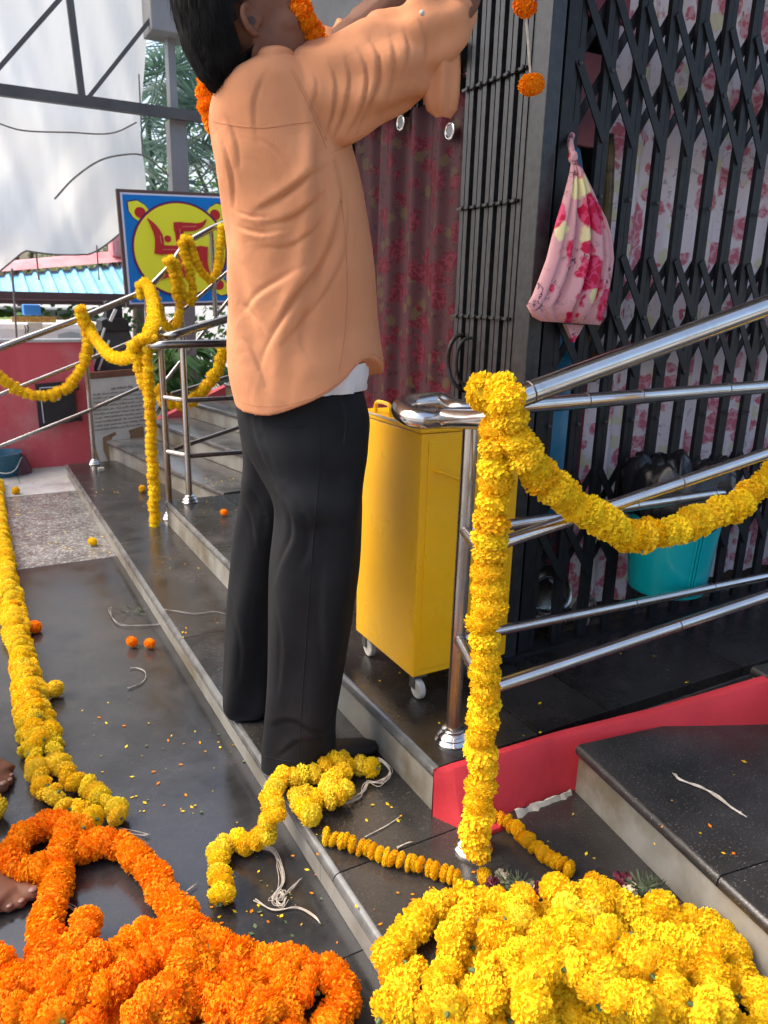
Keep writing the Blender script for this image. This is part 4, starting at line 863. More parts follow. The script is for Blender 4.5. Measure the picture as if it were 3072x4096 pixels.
# ================================================================== PEOPLE
VIEW = Vector((math.sin(_yaw), math.cos(_yaw), 0)); SIDE = Vector((math.cos(_yaw), -math.sin(_yaw), 0))
def loft(secs, n=48, closed=True, pw=2.3, fold=None, rows_between=4):
    """secs: (left point, right point, half depth, offset of the depth centre along the view). Rings joined by a smooth skin."""
    S = []
    for i in range(len(secs)-1):
        for k in range(rows_between):
            t = k/rows_between; q = [secs[max(i-1,0)], secs[i], secs[i+1], secs[min(i+2,len(secs)-1)]]
            def cr(a,b,c,d): return .5*((2*b)+(c-a)*t+(2*a-5*b+4*c-d)*t*t+(3*b-a-3*c+d)*t**3)
            S.append((cr(*[Vector(x[0]) for x in q]), cr(*[Vector(x[1]) for x in q]), cr(*[x[2] for x in q]), cr(*[x[3] for x in q])))
    e = secs[-1]; S.append((Vector(e[0]), Vector(e[1]), e[2], e[3])); rows = []
    for j,(l,r_,dp,of) in enumerate(S):
        c = (l+r_)/2 + VIEW*of; ax = (r_-l)/2; row = []
        for i in range(n+1):
            a = 2*PI*(i%n)/n; ca, sa = math.cos(a), math.sin(a)
            ca = math.copysign(abs(ca)**(2/pw), ca); sa = math.copysign(abs(sa)**(2/pw), sa)
            p = c + ax*ca - VIEW*(dp*sa)
            if fold: p = p + (ax.normalized()*ca - VIEW*sa)*fold(a, j/(len(S)-1), p)
            row.append(p)
        rows.append(row)
    return rows
def ring_tube(rings, n=26, fold=None, sub=5):
    """rings: (centre, normal direction, r_up, r_side)"""
    P = []
    for i in range(len(rings)-1):
        q = [rings[max(i-1,0)], rings[i], rings[i+1], rings[min(i+2,len(rings)-1)]]
        for k in range(sub):
            t = k/sub; f = lambda a,b,c,d: .5*((2*b)+(c-a)*t+(2*a-5*b+4*c-d)*t*t+(3*b-a-3*c+d)*t**3)
            P.append((f(*[Vector(x[0]) for x in q]), f(*[x[1] for x in q]), f(*[x[2] for x in q])))
    e = rings[-1]; P.append((Vector(e[0]), e[1], e[2])); rows = []
    for j,(c,ru,rs) in enumerate(P):
        d = (P[min(j+1,len(P)-1)][0]-P[max(j-1,0)][0]).normalized(); s = VIEW - d*d.dot(VIEW); s.normalize(); u = d.cross(s)
        row = []
        for i in range(n+1):
            a = 2*PI*(i%n)/n; f_ = fold(a, j/(len(P)-1)) if fold else 0
            row.append(c + u*math.cos(a)*(ru+f_) - s*math.sin(a)*(rs+f_))
        rows.append(row)
    return rows
def remesh(parts, voxel, name, smooth=6):
    """join closed shapes into one continuous skin"""
    b = MB()
    for p in parts: b.add(p.v, p.f)
    me = b.mesh(name); bm = bmesh.new(); bm.from_mesh(me); bmesh.ops.recalc_face_normals(bm, faces=bm.faces[:]); bm.to_mesh(me); bm.free()
    o = bpy.data.objects.new(name, me); COL.objects.link(o)
    md = o.modifiers.new('r', 'REMESH'); md.mode = 'VOXEL'; md.voxel_size = voxel
    ms = o.modifiers.new('s', 'SMOOTH'); ms.factor = .5; ms.iterations = smooth
    dg = bpy.context.evaluated_depsgraph_get(); me2 = bpy.data.meshes.new_from_object(o.evaluated_get(dg)); bpy.data.objects.remove(o); return me2
def place_mesh(me, name, mat, parent):
    base = wloc(parent); me.transform(Matrix.Translation(-base)); me.materials.clear(); me.materials.append(mat)
    me.polygons.foreach_set('use_smooth', [True]*len(me.polygons)); o = bpy.data.objects.new(name, me); COL.objects.link(o); o.parent = parent; return o
def bump(x, c, w): return math.exp(-((x-c)/w)**2)
import numpy as np
def arrays(me):
    co = np.empty(len(me.vertices)*3); me.vertices.foreach_get('co', co); no = np.empty(len(me.vertices)*3); me.vertices.foreach_get('normal', no)
    return co.reshape(-1,3), no.reshape(-1,3)
def mesh_tools(co, no, off=(0,0,0)):
    w = co + np.array(off); return w@np.array(SIDE), w[:,2], np.clip(-(no@np.array(VIEW))*1.4+.35, 0, 1)
def crease(mt, pts, amp, w, kind=0):
    """a drag line in the cloth: a raised lip beside a sharp valley, fading to both ends"""
    fx, fz, facing = mt
    Q = crom(pts, .015); qx = np.array([p.dot(SIDE) for p in Q]); qz = np.array([p.z for p in Q]); best = np.full(len(fx), 9.); tt = np.zeros(len(fx)); sd = np.zeros(len(fx))
    for k in range(len(Q)-1):
        ax, az = qx[k+1]-qx[k], qz[k+1]-qz[k]; L2 = ax*ax+az*az+1e-12; h = np.clip(((fx-qx[k])*ax+(fz-qz[k])*az)/L2, 0, 1)
        dx, dz = fx-qx[k]-h*ax, fz-qz[k]-h*az; d = np.hypot(dx,dz); m = d < best
        best[m] = d[m]; tt[m] = ((k+h)/(len(Q)-1))[m]; sd[m] = np.sign(ax*dz-az*dx)[m]
    u = best*sd/w; env = np.sin(np.pi*np.clip(tt,.02,.98))**.6
    return facing*(amp*env*np.where(u > 0, np.exp(-np.clip(u,0,30)*.75)*(1-np.exp(-np.clip(u,0,30)*5)) , 0) - amp*env*.45*np.exp(-u*u*5) if kind == 0 else -amp*env*np.exp(-u*u))
man = empty('person', (.64,1.68,S1), 'man in peach shirt and black trousers reaching up to the gate to hang flowers', 'person')
# --- trousers
def leg_fold(seed, k=1):
    def f(a, t, p):
        return .004*k*math.sin(a*3+t*5+seed)*t + .0035*k*math.sin(a*5-t*7+seed) + .005*bump(t,.93,.05)*math.sin(a*4+seed) + .006*bump(t,.30,.08)*math.sin(2*a+9*t+seed)
    return f
dn = lambda py: 1.70 if py > 1200 else 1.70+.04*(1200-py)/350
near = [((0.5548,1.6738,1.0326),(0.8009,1.5345,1.0398),.125,.02),((0.5541,1.6742,0.9695),(0.8158,1.5261,0.9772),.130,.02),((0.5626,1.6579,0.9119),(0.8112,1.5173,0.9193),.128,.02),((0.5861,1.6331,0.8488),(0.8047,1.5094,0.8553),.118,.02),((0.6098,1.6082,0.7839),(0.7954,1.5032,0.7895),.105,.0),((0.6128,1.6065,0.7283),(0.7924,1.5049,0.7338),.100,.0),
 ((0.597,1.604,0.6137),(0.7836,1.4984,0.6195),.095,0),((0.5919,1.6069,0.471),(0.7687,1.5068,0.4766),.090,0),((0.5877,1.6092,0.3322),(0.7521,1.5162,0.3376),.088,0),((0.583,1.6119,0.2289),(0.7386,1.5238,0.2341),.088,0),((0.5775,1.615,0.1456),(0.7339,1.5265,0.1508),.088,0),((0.5765,1.6156,0.0867),(0.728,1.5298,0.0862),.086,0)]
far = [((0.5895,1.8035,1.0161),(0.8403,1.6617,1.0234),.10,0),((0.5937,1.8011,0.9484),(0.846,1.6584,0.9558),.11,0),((0.6032,1.8072,0.8739),(0.8259,1.6813,0.8805),.11,0),((0.607,1.8166,0.8078),(0.7894,1.7134,0.8132),.105,0),((0.6108,1.8374,0.7383),(0.7557,1.7555,0.7426),.10,0),((0.599,1.8556,0.6482),(0.7378,1.7771,0.6524),.095,0),((0.5897,1.8724,0.5431),(0.7301,1.7929,0.5475),.09,0),((0.5794,1.8897,0.4189),(0.7161,1.8123,0.4232),.088,0),((0.5687,1.9072,0.2575),(0.7032,1.8311,0.2618),.085,0),((0.5592,1.9126,0.1332),(0.697,1.8346,0.1377),.085,0),((0.5673,1.908,0.0928),(0.6942,1.8362,0.103),.082,0)]
tb_ = MB(); tb_.grid(loft(near, 110, fold=leg_fold(1.0), rows_between=12)); tb_.grid(loft(far, 100, fold=leg_fold(4.0), rows_between=12))
trs = tb_.build('trousers', M['trouser'], man, smooth=True, auto=False)
co, no = arrays(trs.data); mt_ = mesh_tools(co, no, wloc(man)); E_ = np.zeros(len(co))
for pts,amp,w in (([(0.5237,1.5421,1.0257),(0.5292,1.5389,0.966),(0.5454,1.5297,0.9055),(0.5744,1.5134,0.8441),(0.5846,1.5076,0.8074)], .010, .014),([(0.5383,1.5338,1.0261),(0.5466,1.5291,0.9666),(0.5665,1.5178,0.9061),(0.5868,1.5063,0.8444)], .006, .010),([(0.5829,1.5085,0.818),(0.6049,1.4961,0.7813),(0.6071,1.4949,0.7274),(0.5847,1.5075,0.6661),(0.5673,1.5174,0.6037)], .012, .016),([(0.5938,1.5024,0.8341),(0.6362,1.4784,0.7823),(0.6432,1.4744,0.7066),(0.6173,1.4891,0.6391)], .007, .016),([(0.7075,1.438,1.0389),(0.7167,1.4329,0.9816),(0.7121,1.4355,0.9156)], .006, .008),([(0.5705,1.5155,0.5696),(0.584,1.5079,0.4531),(0.5726,1.5144,0.3065)], .006, .012),([(0.6723,1.458,0.6854),(0.6633,1.4631,0.5263),(0.6787,1.4543,0.3594)], .005, .022),([(0.554,1.5249,0.2302),(0.605,1.496,0.2573),(0.6635,1.463,0.2275),(0.6907,1.4476,0.2602)], .008, .012),([(0.5745,1.5133,0.1535),(0.6242,1.4851,0.207),(0.6891,1.4485,0.1937)], .007, .010),([(0.5979,1.7873,0.7543),(0.6193,1.7752,0.6933),(0.6262,1.7713,0.618)], .008, .012),([(0.6131,1.7787,0.7912),(0.648,1.759,0.7313),(0.652,1.7567,0.6567)], .007, .012),([(0.5631,1.807,0.4602),(0.5812,1.7967,0.3255),(0.5696,1.8033,0.2133)], .006, .016)):
    E_ += crease(mt_, pts, amp, w)
co += no*E_[:,None]; trs.data.vertices.foreach_set('co', co.ravel()); trs.data.update()
def pocket(pts, r, name):
    MB().tube(crom(pts,.008), r, 6).build(name, M['trouser'], trs, smooth=True)
pocket([(0.7094,1.4507,1.0313),(0.7166,1.4467,1.0046),(0.7186,1.4478,0.9741),(0.7159,1.4528,0.9326)], .0022, 'side_pocket')
# --- shoes
sb = MB(); sb.tube([(0.593,1.5943,0.115),(0.6369,1.5462,0.125),(0.703,1.5215,0.125),(0.7729,1.5291,0.113),(0.8262,1.5264,0.107),(0.8537,1.5205,0.105)], [(.034,.034),(.036,.04),(.036,.04),(.024,.042),(.018,.036),(.010,.02)], 14, up0=(0,0,1))
sb.build('shoe', M['shoe'], man, smooth=True)
sb = MB(); sb.tube([(0.5688,1.8802,0.113),(0.6181,1.8421,0.12),(0.6834,1.8485,0.11),(0.7435,1.8545,0.105)], [(.03,.034),(.034,.04),(.022,.04),(.010,.03)], 14, up0=(0,0,1)); sb.build('shoe', M['shoe'], man, smooth=True)
# --- vest showing under the hem
vt = [((0.5758,1.6504,1.0929),(0.8126,1.5164,1.11),.136,.02),((0.571,1.6646,1.0552),(0.8125,1.528,1.0696),.134,.02),((0.5668,1.667,1.033),(0.8055,1.532,1.0441),.130,.02)]
MB().grid(loft(vt, 48, fold=lambda a,t,p: .006*math.sin(a*11+3+t*3)*t+.004*math.sin(a*23+t*6))).build('white_vest', M['vest'], man, smooth=True, auto=False)
# --- shirt: torso
tors = [((0.5513,1.4977,1.6607),(0.6146,1.4619,1.6685),.075,.0),((0.5272,1.5228,1.6486),(0.6351,1.4618,1.6639),.10,.01),((0.5055,1.5523,1.6328),(0.6564,1.467,1.6556),.135,.02),((0.4892,1.573,1.6091),(0.6837,1.463,1.6334),.160,.03),((0.4824,1.5884,1.5752),(0.7086,1.4604,1.5959),.175,.04),((0.4854,1.5981,1.534),(0.7277,1.4611,1.5489),.185,.05),((0.494,1.6048,1.4849),(0.7482,1.461,1.4917),.188,.05),((0.5089,1.6136,1.4259),(0.7666,1.4678,1.433),.186,.05),((0.5207,1.6241,1.3598),(0.7847,1.4748,1.3671),.182,.05),((0.5287,1.6369,1.2955),(0.8006,1.483,1.3031),.178,.05),((0.5272,1.6549,1.2331),(0.8133,1.4931,1.2412),.176,.05),((0.5258,1.6673,1.1685),(0.8246,1.4982,1.182),.176,.05),((0.5323,1.675,1.102),(0.8356,1.5034,1.1393),.176,.04),((0.5432,1.6689,1.0315),(0.8391,1.5015,1.1046),.172,.04)]
armpit = (.12, .34)
def shirt_fold(a, t, p):
    # a: 0 = front (right in the picture), pi/2 = side towards us, pi = back
    v = 0
    if 0 < a < PI:
        s = a/PI
        q = (s-.25)*1.15 + (t-.28)*.9                       # pulls running from the armpit down across the back
        v += .003*math.sin(q*20)*bump(t,.42,.22)*bump(s,.55,.33)
        v += .010*bump((s-.30)*1.0-(t-.33)*.42, .03, .028)*bump(t,.60,.28)
        v -= .007*bump((s-.30)*1.0-(t-.33)*.42, -.03, .026)*bump(t,.60,.28)
        v += .003*math.sin((s*1.6+t*1.1)*13+1.0)*bump(t,.78,.16)*bump(s,.72,.25)
        v += .003*math.sin((t*2.2-s*1.2)*14)*bump(s,.93,.16)*bump(t,.52,.2)
        v += .009*bump(s+.75*(t-.70), .86, .05)*bump(t,.78,.2) - .008*bump(s+.75*(t-.70), .76, .045)*bump(t,.78,.2)
        v += .006*bump(s-.9*(t-.45), .38, .035)*bump(t,.5,.13)
    v += .006*math.sin(a*6+t*4+1)*max(0,t-.45) + .010*max(0,t-.75)*math.sin(a*5+1.2)
    v += .003*noise.noise(p*8)
    return v
rows = loft(tors, 120, fold=shirt_fold, rows_between=7, pw=2.25)
nrow = len(rows)
# rounded tails: the hem dips at the side towards us and lifts at the front
def hem_drop(a):
    s = (a % (2*PI))
    return .055*bump(s, 1.95, .85) + .050*bump(s, 4.3, .8) - .030*bump(s, .70, .30) + .022*bump(s, .05, .20)
for j in range(nrow):
    t = j/(nrow-1)
    if t > .6:
        k = ((t-.6)/.4)**1.6
        for i,p in enumerate(rows[j]):
            rows[j][i] = p - Vector((0,0,hem_drop(2*PI*(i%120)/120)*k))
# --- right sleeve (towards us), reaching up
def sl_fold(a, t):
    q = t*30 + .9*math.cos(a-1.2)*2.2 + 1.5*math.sin(t*9)
    v = .004*max(-.35,math.sin(q))*bump(t,.42,.30)*(.45+.55*max(0,math.cos(a*.5-.6)))
    v += .006*math.sin(q*.53+1)*bump(t,.78,.2) + .004*math.sin(a*4+t*14) + .003*math.sin(a*7-t*23)
    return v
slv = [((0.6351,1.548,1.6021),0,.108,.09),((0.6538,1.4742,1.6075),0,.101,.088),((0.6875,1.4379,1.6227),0,.094,.083),((0.727,1.4098,1.6445),0,.087,.078),((0.7661,1.3877,1.6673),0,.081,.075),((0.802,1.3731,1.6926),0,.076,.07),((0.8299,1.3573,1.7147),0,.072,.066),((0.8541,1.3494,1.7441),0,.062,.06),((0.8694,1.3465,1.7686),0,.054,.054),((0.8761,1.3427,1.7868),0,.050,.05)]
slv = [(c,ru*1.0,rs) for c,_,ru,rs in slv]
rws = ring_tube(slv, 64, sl_fold, 9)
def capped(rows):
    b = MB(); b.grid([r_[:-1]+[r_[0]] for r_ in rows]); n = len(rows[0])
    for r_,k in ((rows[0],0),(rows[-1],1)):
        c_ = sum(r_[:-1], Vector())/(n-1); b.add([c_]+list(r_[:-1]), [(0,1+i,1+(i+1)%(n-1)) if k else (0,1+(i+1)%(n-1),1+i) for i in range(n-1)])
    w = bmesh.new(); me = b.mesh('tmp'); w.from_mesh(me); bmesh.ops.remove_doubles(w, verts=w.verts[:], dist=1e-5); w.to_mesh(me); w.free()
    o = MB(); o.v = [tuple(v.co) for v in me.vertices]; o.f = [tuple(p.vertices) for p in me.polygons]; o.m = [0]*len(o.f); return o
sme = remesh([capped(rows), capped(rws)], .0042, 'shirt', 4)
co, no = arrays(sme)
mt_ = mesh_tools(co, no)
E_ = np.zeros(len(co))
for pts,amp,w in (
 ([(0.5334,1.4217,1.1744),(0.567,1.4027,1.2337),(0.6044,1.3815,1.2883),(0.6305,1.3667,1.3367),(0.6469,1.3574,1.3903),(0.6548,1.353,1.4466),(0.6448,1.3586,1.4973)], .016, .018), ([(0.5504,1.412,1.1546),(0.5901,1.3896,1.204),(0.6291,1.3675,1.2611),(0.6579,1.3512,1.3291),(0.6649,1.3472,1.3989),(0.6614,1.3492,1.4587)], .007, .014),
 ([(0.5144,1.4324,1.4012),(0.5538,1.4101,1.424),(0.5989,1.3846,1.457),(0.6316,1.3661,1.4892)], .012, .016), ([(0.5306,1.4232,1.379),(0.5685,1.4018,1.3882),(0.6047,1.3813,1.4134),(0.6317,1.3661,1.45)], .010, .016), ([(0.5223,1.4279,1.3378),(0.5619,1.4055,1.3389),(0.5985,1.3848,1.3605),(0.6288,1.3677,1.406)], .006, .014),
 ([(0.5607,1.4062,1.3684),(0.5227,1.4277,1.3625),(0.4925,1.4448,1.3682),(0.4626,1.4617,1.3788)], .007, .009), ([(0.5383,1.4189,1.3906),(0.5007,1.4402,1.3928),(0.4664,1.4596,1.4048)], .006, .007), ([(0.468,1.4586,1.4096),(0.4739,1.4553,1.4575),(0.4664,1.4596,1.5042),(0.4515,1.468,1.5437)], .009, .012), ([(0.4892,1.4467,1.4737),(0.486,1.4485,1.5201),(0.4697,1.4577,1.5654)], .007, .012),
 ([(0.5907,1.3893,1.3023),(0.5442,1.4155,1.2748),(0.5011,1.4399,1.2447),(0.4665,1.4595,1.2005)], .009, .016), ([(0.519,1.4298,1.1625),(0.5039,1.4383,1.1929),(0.4849,1.4491,1.2167),(0.4658,1.4599,1.2308)], .006, .014), ([(0.5826,1.3938,1.247),(0.551,1.4117,1.2029),(0.5186,1.43,1.1403),(0.5016,1.4396,1.0859)], .006, .018), ([(0.6215,1.3718,1.1074),(0.5898,1.3898,1.1335),(0.5823,1.394,1.1951),(0.6214,1.3719,1.2651)], .005, .018), ([(0.5171,1.4309,1.0589),(0.502,1.4394,1.104),(0.4869,1.4479,1.1394),(0.4654,1.4601,1.161)], .006, .014),
 ([(0.6129,1.3537,1.5201),(0.6315,1.3432,1.5768),(0.6355,1.3409,1.6209),(0.6227,1.3482,1.6588)], .010, .008), ([(0.6288,1.3447,1.5266),(0.6515,1.3319,1.5847),(0.6567,1.3289,1.6323),(0.6465,1.3347,1.668)], .011, .008), ([(0.6519,1.3316,1.5362),(0.68,1.3158,1.5928),(0.6835,1.3137,1.6402),(0.6675,1.3228,1.677)], .012, .009), ([(0.6719,1.3203,1.5503),(0.6996,1.3046,1.6116),(0.7029,1.3028,1.6587),(0.6883,1.311,1.6889)], .015, .011),
 ([(0.7117,1.2978,1.5781),(0.7236,1.2911,1.6195),(0.7268,1.2893,1.6629),(0.7189,1.2937,1.6982)], .009, .012), ([(0.7416,1.2809,1.6345),(0.7489,1.2767,1.6742),(0.7395,1.2821,1.7113)], .008, .010), ([(0.7715,1.2639,1.6497),(0.7765,1.2611,1.6891),(0.7642,1.2681,1.7231)], .008, .010), ([(0.5942,1.3643,1.5676),(0.6072,1.3569,1.6107),(0.5945,1.3641,1.6466)], .006, .009), ([(0.52,1.4292,1.5325),(0.5209,1.4287,1.578),(0.5362,1.4201,1.6209)], .006, .012)):
    E_ += crease(mt_, pts, amp*.8, w)
for pts in ([(0.5084,1.4358,1.4011),(0.5425,1.4165,1.4197),(0.5839,1.3931,1.4431),(0.6212,1.372,1.4678)], [(0.5257,1.426,1.5212),(0.5548,1.4096,1.4988),(0.584,1.393,1.4605)], [(0.6802,1.3386,1.5022),(0.6983,1.3284,1.3836),(0.7097,1.3219,1.2505),(0.7147,1.3191,1.146)]): E_ += crease(mt_, pts, .0022, .0028, 1)
co += no*E_[:,None] + no*(np.array([.0018*noise.noise(Vector(p)*9)+.0004*noise.noise(Vector(p)*45) for p in co]))[:,None]
sme.vertices.foreach_set('co', co.ravel()); sme.update()
sho = place_mesh(sme, 'shirt', M['shirt'], man)
hem = [p + (p-(sum(rows[-1][:-1], Vector())/120)).normalized()*.0004 + Vector((0,0,.010)) for p in rows[-1]]
MB().tube(hem, .0006, 5).build('hem_seam', M['shirt'], sho, smooth=True)
sl = sho
from mathutils.bvhtree import BVHTree
def seam(parent, pts, r, mat, name, lift=.0003):
    """stitching laid on the cloth: each point is dropped onto the garment along the line of sight from where the seam faces"""
    me = parent.data; off = wloc(parent); tree = BVHTree.FromPolygons([v.co+off for v in me.vertices], [tuple(p.vertices) for p in me.polygons]); out = []
    eye = Vector((0,0,1.25))
    for p in crom(pts, .006):
        d = (p-eye).normalized(); h = tree.ray_cast(eye, d)
        if h[0] is not None and (not out or (h[0]-out[-1]).length < .05): out.append(h[0]-d*lift)
    if len(out) > 2: MB().tube(out, r, 5).build(name, M[mat], parent, smooth=True)
seam(sho, [(0.4613,1.1178,1.5581),(0.4726,1.1113,1.5348),(0.4841,1.1048,1.5112),(0.4969,1.0976,1.4812),(0.5064,1.0922,1.4557)], .0011, 'seam', 'armhole_seam')
seam(sho, [(0.4647,1.1158,1.5582),(0.4761,1.1094,1.5349),(0.4876,1.1029,1.5113),(0.5005,1.0956,1.4813),(0.5093,1.0906,1.4595)], .0005, 'seam', 'armhole_stitching')
seam(sho, [(0.5159,1.0869,1.4416),(0.5258,1.0812,1.3818),(0.5324,1.0775,1.3168),(0.5343,1.0765,1.2495),(0.5311,1.0783,1.1869),(0.5227,1.083,1.128)], .0009, 'seam', 'side_seam')
seam(sho, [(0.3613,1.1743,1.4886),(0.3916,1.1572,1.4833),(0.4267,1.1373,1.4818),(0.4619,1.1174,1.4876),(0.4934,1.0996,1.4921)], .0008, 'seam', 'yoke_seam')
seam(sho, [(0.38,1.1638,1.0873),(0.4004,1.1522,1.079),(0.4327,1.134,1.077),(0.465,1.1157,1.0839),(0.4972,1.0974,1.0981),(0.5228,1.083,1.1164),(0.545,1.0704,1.133)], .0005, 'seam', 'hem_stitching')
seam(sho, [(0.5123,1.0889,1.4509),(0.5469,1.0693,1.4685),(0.5845,1.0481,1.4945),(0.6157,1.0304,1.5243)], .0007, 'seam', 'sleeve_seam')
seam(trs, [(0.4972,1.0974,1.0863),(0.4973,1.0974,1.0019),(0.492,1.1004,0.9077),(0.4836,1.1051,0.7841),(0.4762,1.1093,0.6535),(0.4685,1.1137,0.5249),(0.4643,1.1161,0.4287)], .0011, 'tseam', 'side_seam')
seam(trs, [(0.4167,1.143,1.0512),(0.4387,1.1305,1.0443),(0.4647,1.1158,1.0458),(0.4829,1.1055,1.0516)], .0018, 'tseam', 'back_pocket_welt')
seam(trs, [(0.4102,1.1467,0.4328),(0.4457,1.1266,0.4242),(0.4828,1.1056,0.4235),(0.5139,1.088,0.4304)], .0009, 'tseam', 'hem_stitching')
cr_ = [p*1.0 for p in rows[1][:-1]]; cc_ = sum(cr_, Vector())/len(cr_)
MB().grid([[cc_+(p-cc_)*k+Vector((0,0,h)) for p in cr_+cr_[:1]] for k,h in ((1.05,-.016),(1.06,-.008),(1.02,.003),(.97,.009),(.94,.006),(.93,-.015))]).build('collar', M['shirt'], sho, smooth=True, auto=False)
# open cuff hanging below the wrist
cf = []
for j,(l,r_,d) in enumerate(((( 900,60),(990,40),.0),((905,120),(999,95),.008),((912,170),(1000,140),.012),((914,205),(999,185),.014),((925,228),(994,218),.012),((948,243),(982,240),.004))): pass
CL = [(0.7944,1.3257,1.7116),(0.8,1.3225,1.6746),(0.8063,1.319,1.6409),(0.8079,1.318,1.6143),(0.8146,1.3143,1.5944),(0.8308,1.3051,1.5825)]
CR = [(0.8576,1.29,1.7352),(0.8651,1.2857,1.6987),(0.8683,1.2839,1.6614),(0.8685,1.2837,1.6235),(0.8659,1.2852,1.5989),(0.8554,1.2912,1.5839)]
CL2 = [p for p in CL]; rows = []; n = 30
for j,(l,r_) in enumerate(zip(CL,CR)):
    l, r_ = Vector(l), Vector(r_); c_ = (l+r_)/2; w = (r_-l).length/2; ax = (r_-l).normalized(); dep = (.045,.045,.040,.034,.026,.008)[j]; row = []
    for i in range(n+1):
        u_ = -1+2*i/n; bul = math.sqrt(max(0,1-u_*u_))
        row.append(c_ + ax*w*u_ + VIEW*(.045-dep*(bul*.9+.10*math.sin(u_*7+j*.6)) + .012*max(0,u_)*(j/5)))
    rows.append(row)
b = MB(); b.grid(rows); b.grid([[p+VIEW*.0035 for p in r_] for r_ in rows]); b.grid([rows[-1],[p+VIEW*.0035 for p in rows[-1]]]); b.grid([[r_[-1] for r_ in rows],[r_[-1]+VIEW*.0035 for r_ in rows]])
b.build('cuff', M['shirt'], sl, smooth=True, auto=False)
MB().tube(crom([r_[-2]-VIEW*.001+ax*0 for r_ in rows],.008), .0007, 4).build('cuff_seam', M['shirt'], sl, smooth=True)
MB().ball((0.7799,1.2879,1.7298), (.005,.004,.005), 10, 6).build('button', M['wheel'], sl, smooth=True)
# --- far sleeve, bunched at the shoulder
fs = [((0.7389,1.719,1.6916),.085,.08),((0.7874,1.7145,1.7436),.07,.07),((0.8337,1.7113,1.7793),.055,.055),((0.8565,1.7042,1.7959),.05,.05)]
MB().grid(ring_tube(fs, 36, lambda a,t: .006*math.sin(t*16+a), 8)).build('sleeve', M['shirt'], sho, smooth=True, auto=False)
# --- body: one continuous skin under the clothes
def limb(pts, rad, n=16):
    P = crom(pts,.03); m = len(P)-1; R = []
    for i in range(m+1):
        t = i/max(1,m)*(len(rad)-1); a = min(int(t),len(rad)-2); R.append(rad[a]+(rad[a+1]-rad[a])*(t-a))
    return MB().tube(P, R, n)
HD = Vector((0.5361,1.4891,1.7137)); HS = .86; parts = []
def ell(c, r, M_=None, n=28, m=18):
    b = MB().ball((0,0,0), r, n, m); b.v = [tuple(Vector(c)+(M_ @ Vector(p) if M_ is not None else Vector(p))) for p in b.v]; return b
FW = (SIDE*.93 - Vector((0,0,0)) + VIEW*.36).normalized()          # the way he faces
LF = Vector((0,0,1)).cross(FW)
tilt = Matrix.Rotation(-math.radians(20), 3, LF)
fwd = (tilt @ FW); upv = (tilt @ Vector((0,0,1))); 
if fwd.z < 0: tilt = Matrix.Rotation(math.radians(20), 3, LF); fwd = (tilt @ FW); upv = (tilt @ Vector((0,0,1)))
HB = Matrix((fwd, LF, upv)).transposed()
def hp(x, y, z): return HD + HB @ Vector((x,y,z))*HS                   # head space: x ahead, y to his left, z up
parts += [ell(hp(-.01,0,.045), (.105,.082,.105), HB*HS), ell(hp(.035,0,-.02), (.078,.066,.09), HB*HS), ell(hp(.062,0,-.078), (.048,.045,.034), HB*HS), ell(hp(.02,0,-.055), (.07,.062,.05), HB*HS)]
parts += [ell(hp(.112,0,-.012), (.024,.014,.026), HB*HS), ell(hp(.103,0,.012), (.018,.010,.03), HB*HS), ell(hp(.098,0,-.052), (.016,.026,.012), HB*HS), ell(hp(.088,0,.048), (.02,.05,.012), HB*HS)]
parts += [ell(hp(.085,s*.033,.026), (.016,.017,.011), HB*HS) for s in (-1,1)] + [ell(hp(.06,s*.052,-.015), (.03,.018,.022), HB*HS) for s in (-1,1)]
for s in (-1,1):                                                     # ears
    E = [hp(-.010,s*.081,.020), hp(-.022,s*.092,.024), hp(-.034,s*.097,.009), hp(-.031,s*.094,-.012), hp(-.018,s*.083,-.027), hp(-.007,s*.079,-.026)]
    parts.append(MB().tube(crom(E,.006), .0062, 8)); parts.append(ell(hp(-.016,s*.076,.0), (.016,.008,.026), HB*HS)); parts.append(ell(hp(.002,s*.078,-.004), (.006,.006,.010), HB*HS))
neck = [hp(-.03,0,-.02), Vector((0.561,1.4979,1.6852)), Vector((0.5883,1.5514,1.6377))]
parts.append(limb(neck, (.062,.072)))
sh_r, sh_l = Vector((0.6198,1.4532,1.6031)), Vector((0.7136,1.6988,1.6705)); ches = Vector((0.6372,1.5927,1.541)); hip = Vector((0.6861,1.6455,1.0483))
parts.append(limb([Vector((0.6076,1.5635,1.651)), ches, Vector((0.6725,1.6072,1.3245)), hip], (.07,.115,.125,.12,.115)))
el_r, wr_r, hd_r = Vector((0.8101,1.3455,1.7004)), Vector((0.8887,1.3355,1.7714)), Vector((0.9198,1.3409,1.8348))
parts += [limb([Vector((0.6223,1.5781,1.6058)), Vector((0.6474,1.4951,1.6146)), el_r], (.045,.040)), limb([el_r, wr_r, hd_r], (.043,.029))]
el_l, wr_l, hd_l = Vector((0.8672,1.6694,1.8092)), Vector((0.9456,1.5791,1.8947)), Vector((0.9612,1.5243,1.9188))
parts += [limb([Vector((0.652,1.6533,1.6227)), sh_l, el_l], (.06,.048)), limb([el_l, wr_l, hd_l], (.052,.032))]
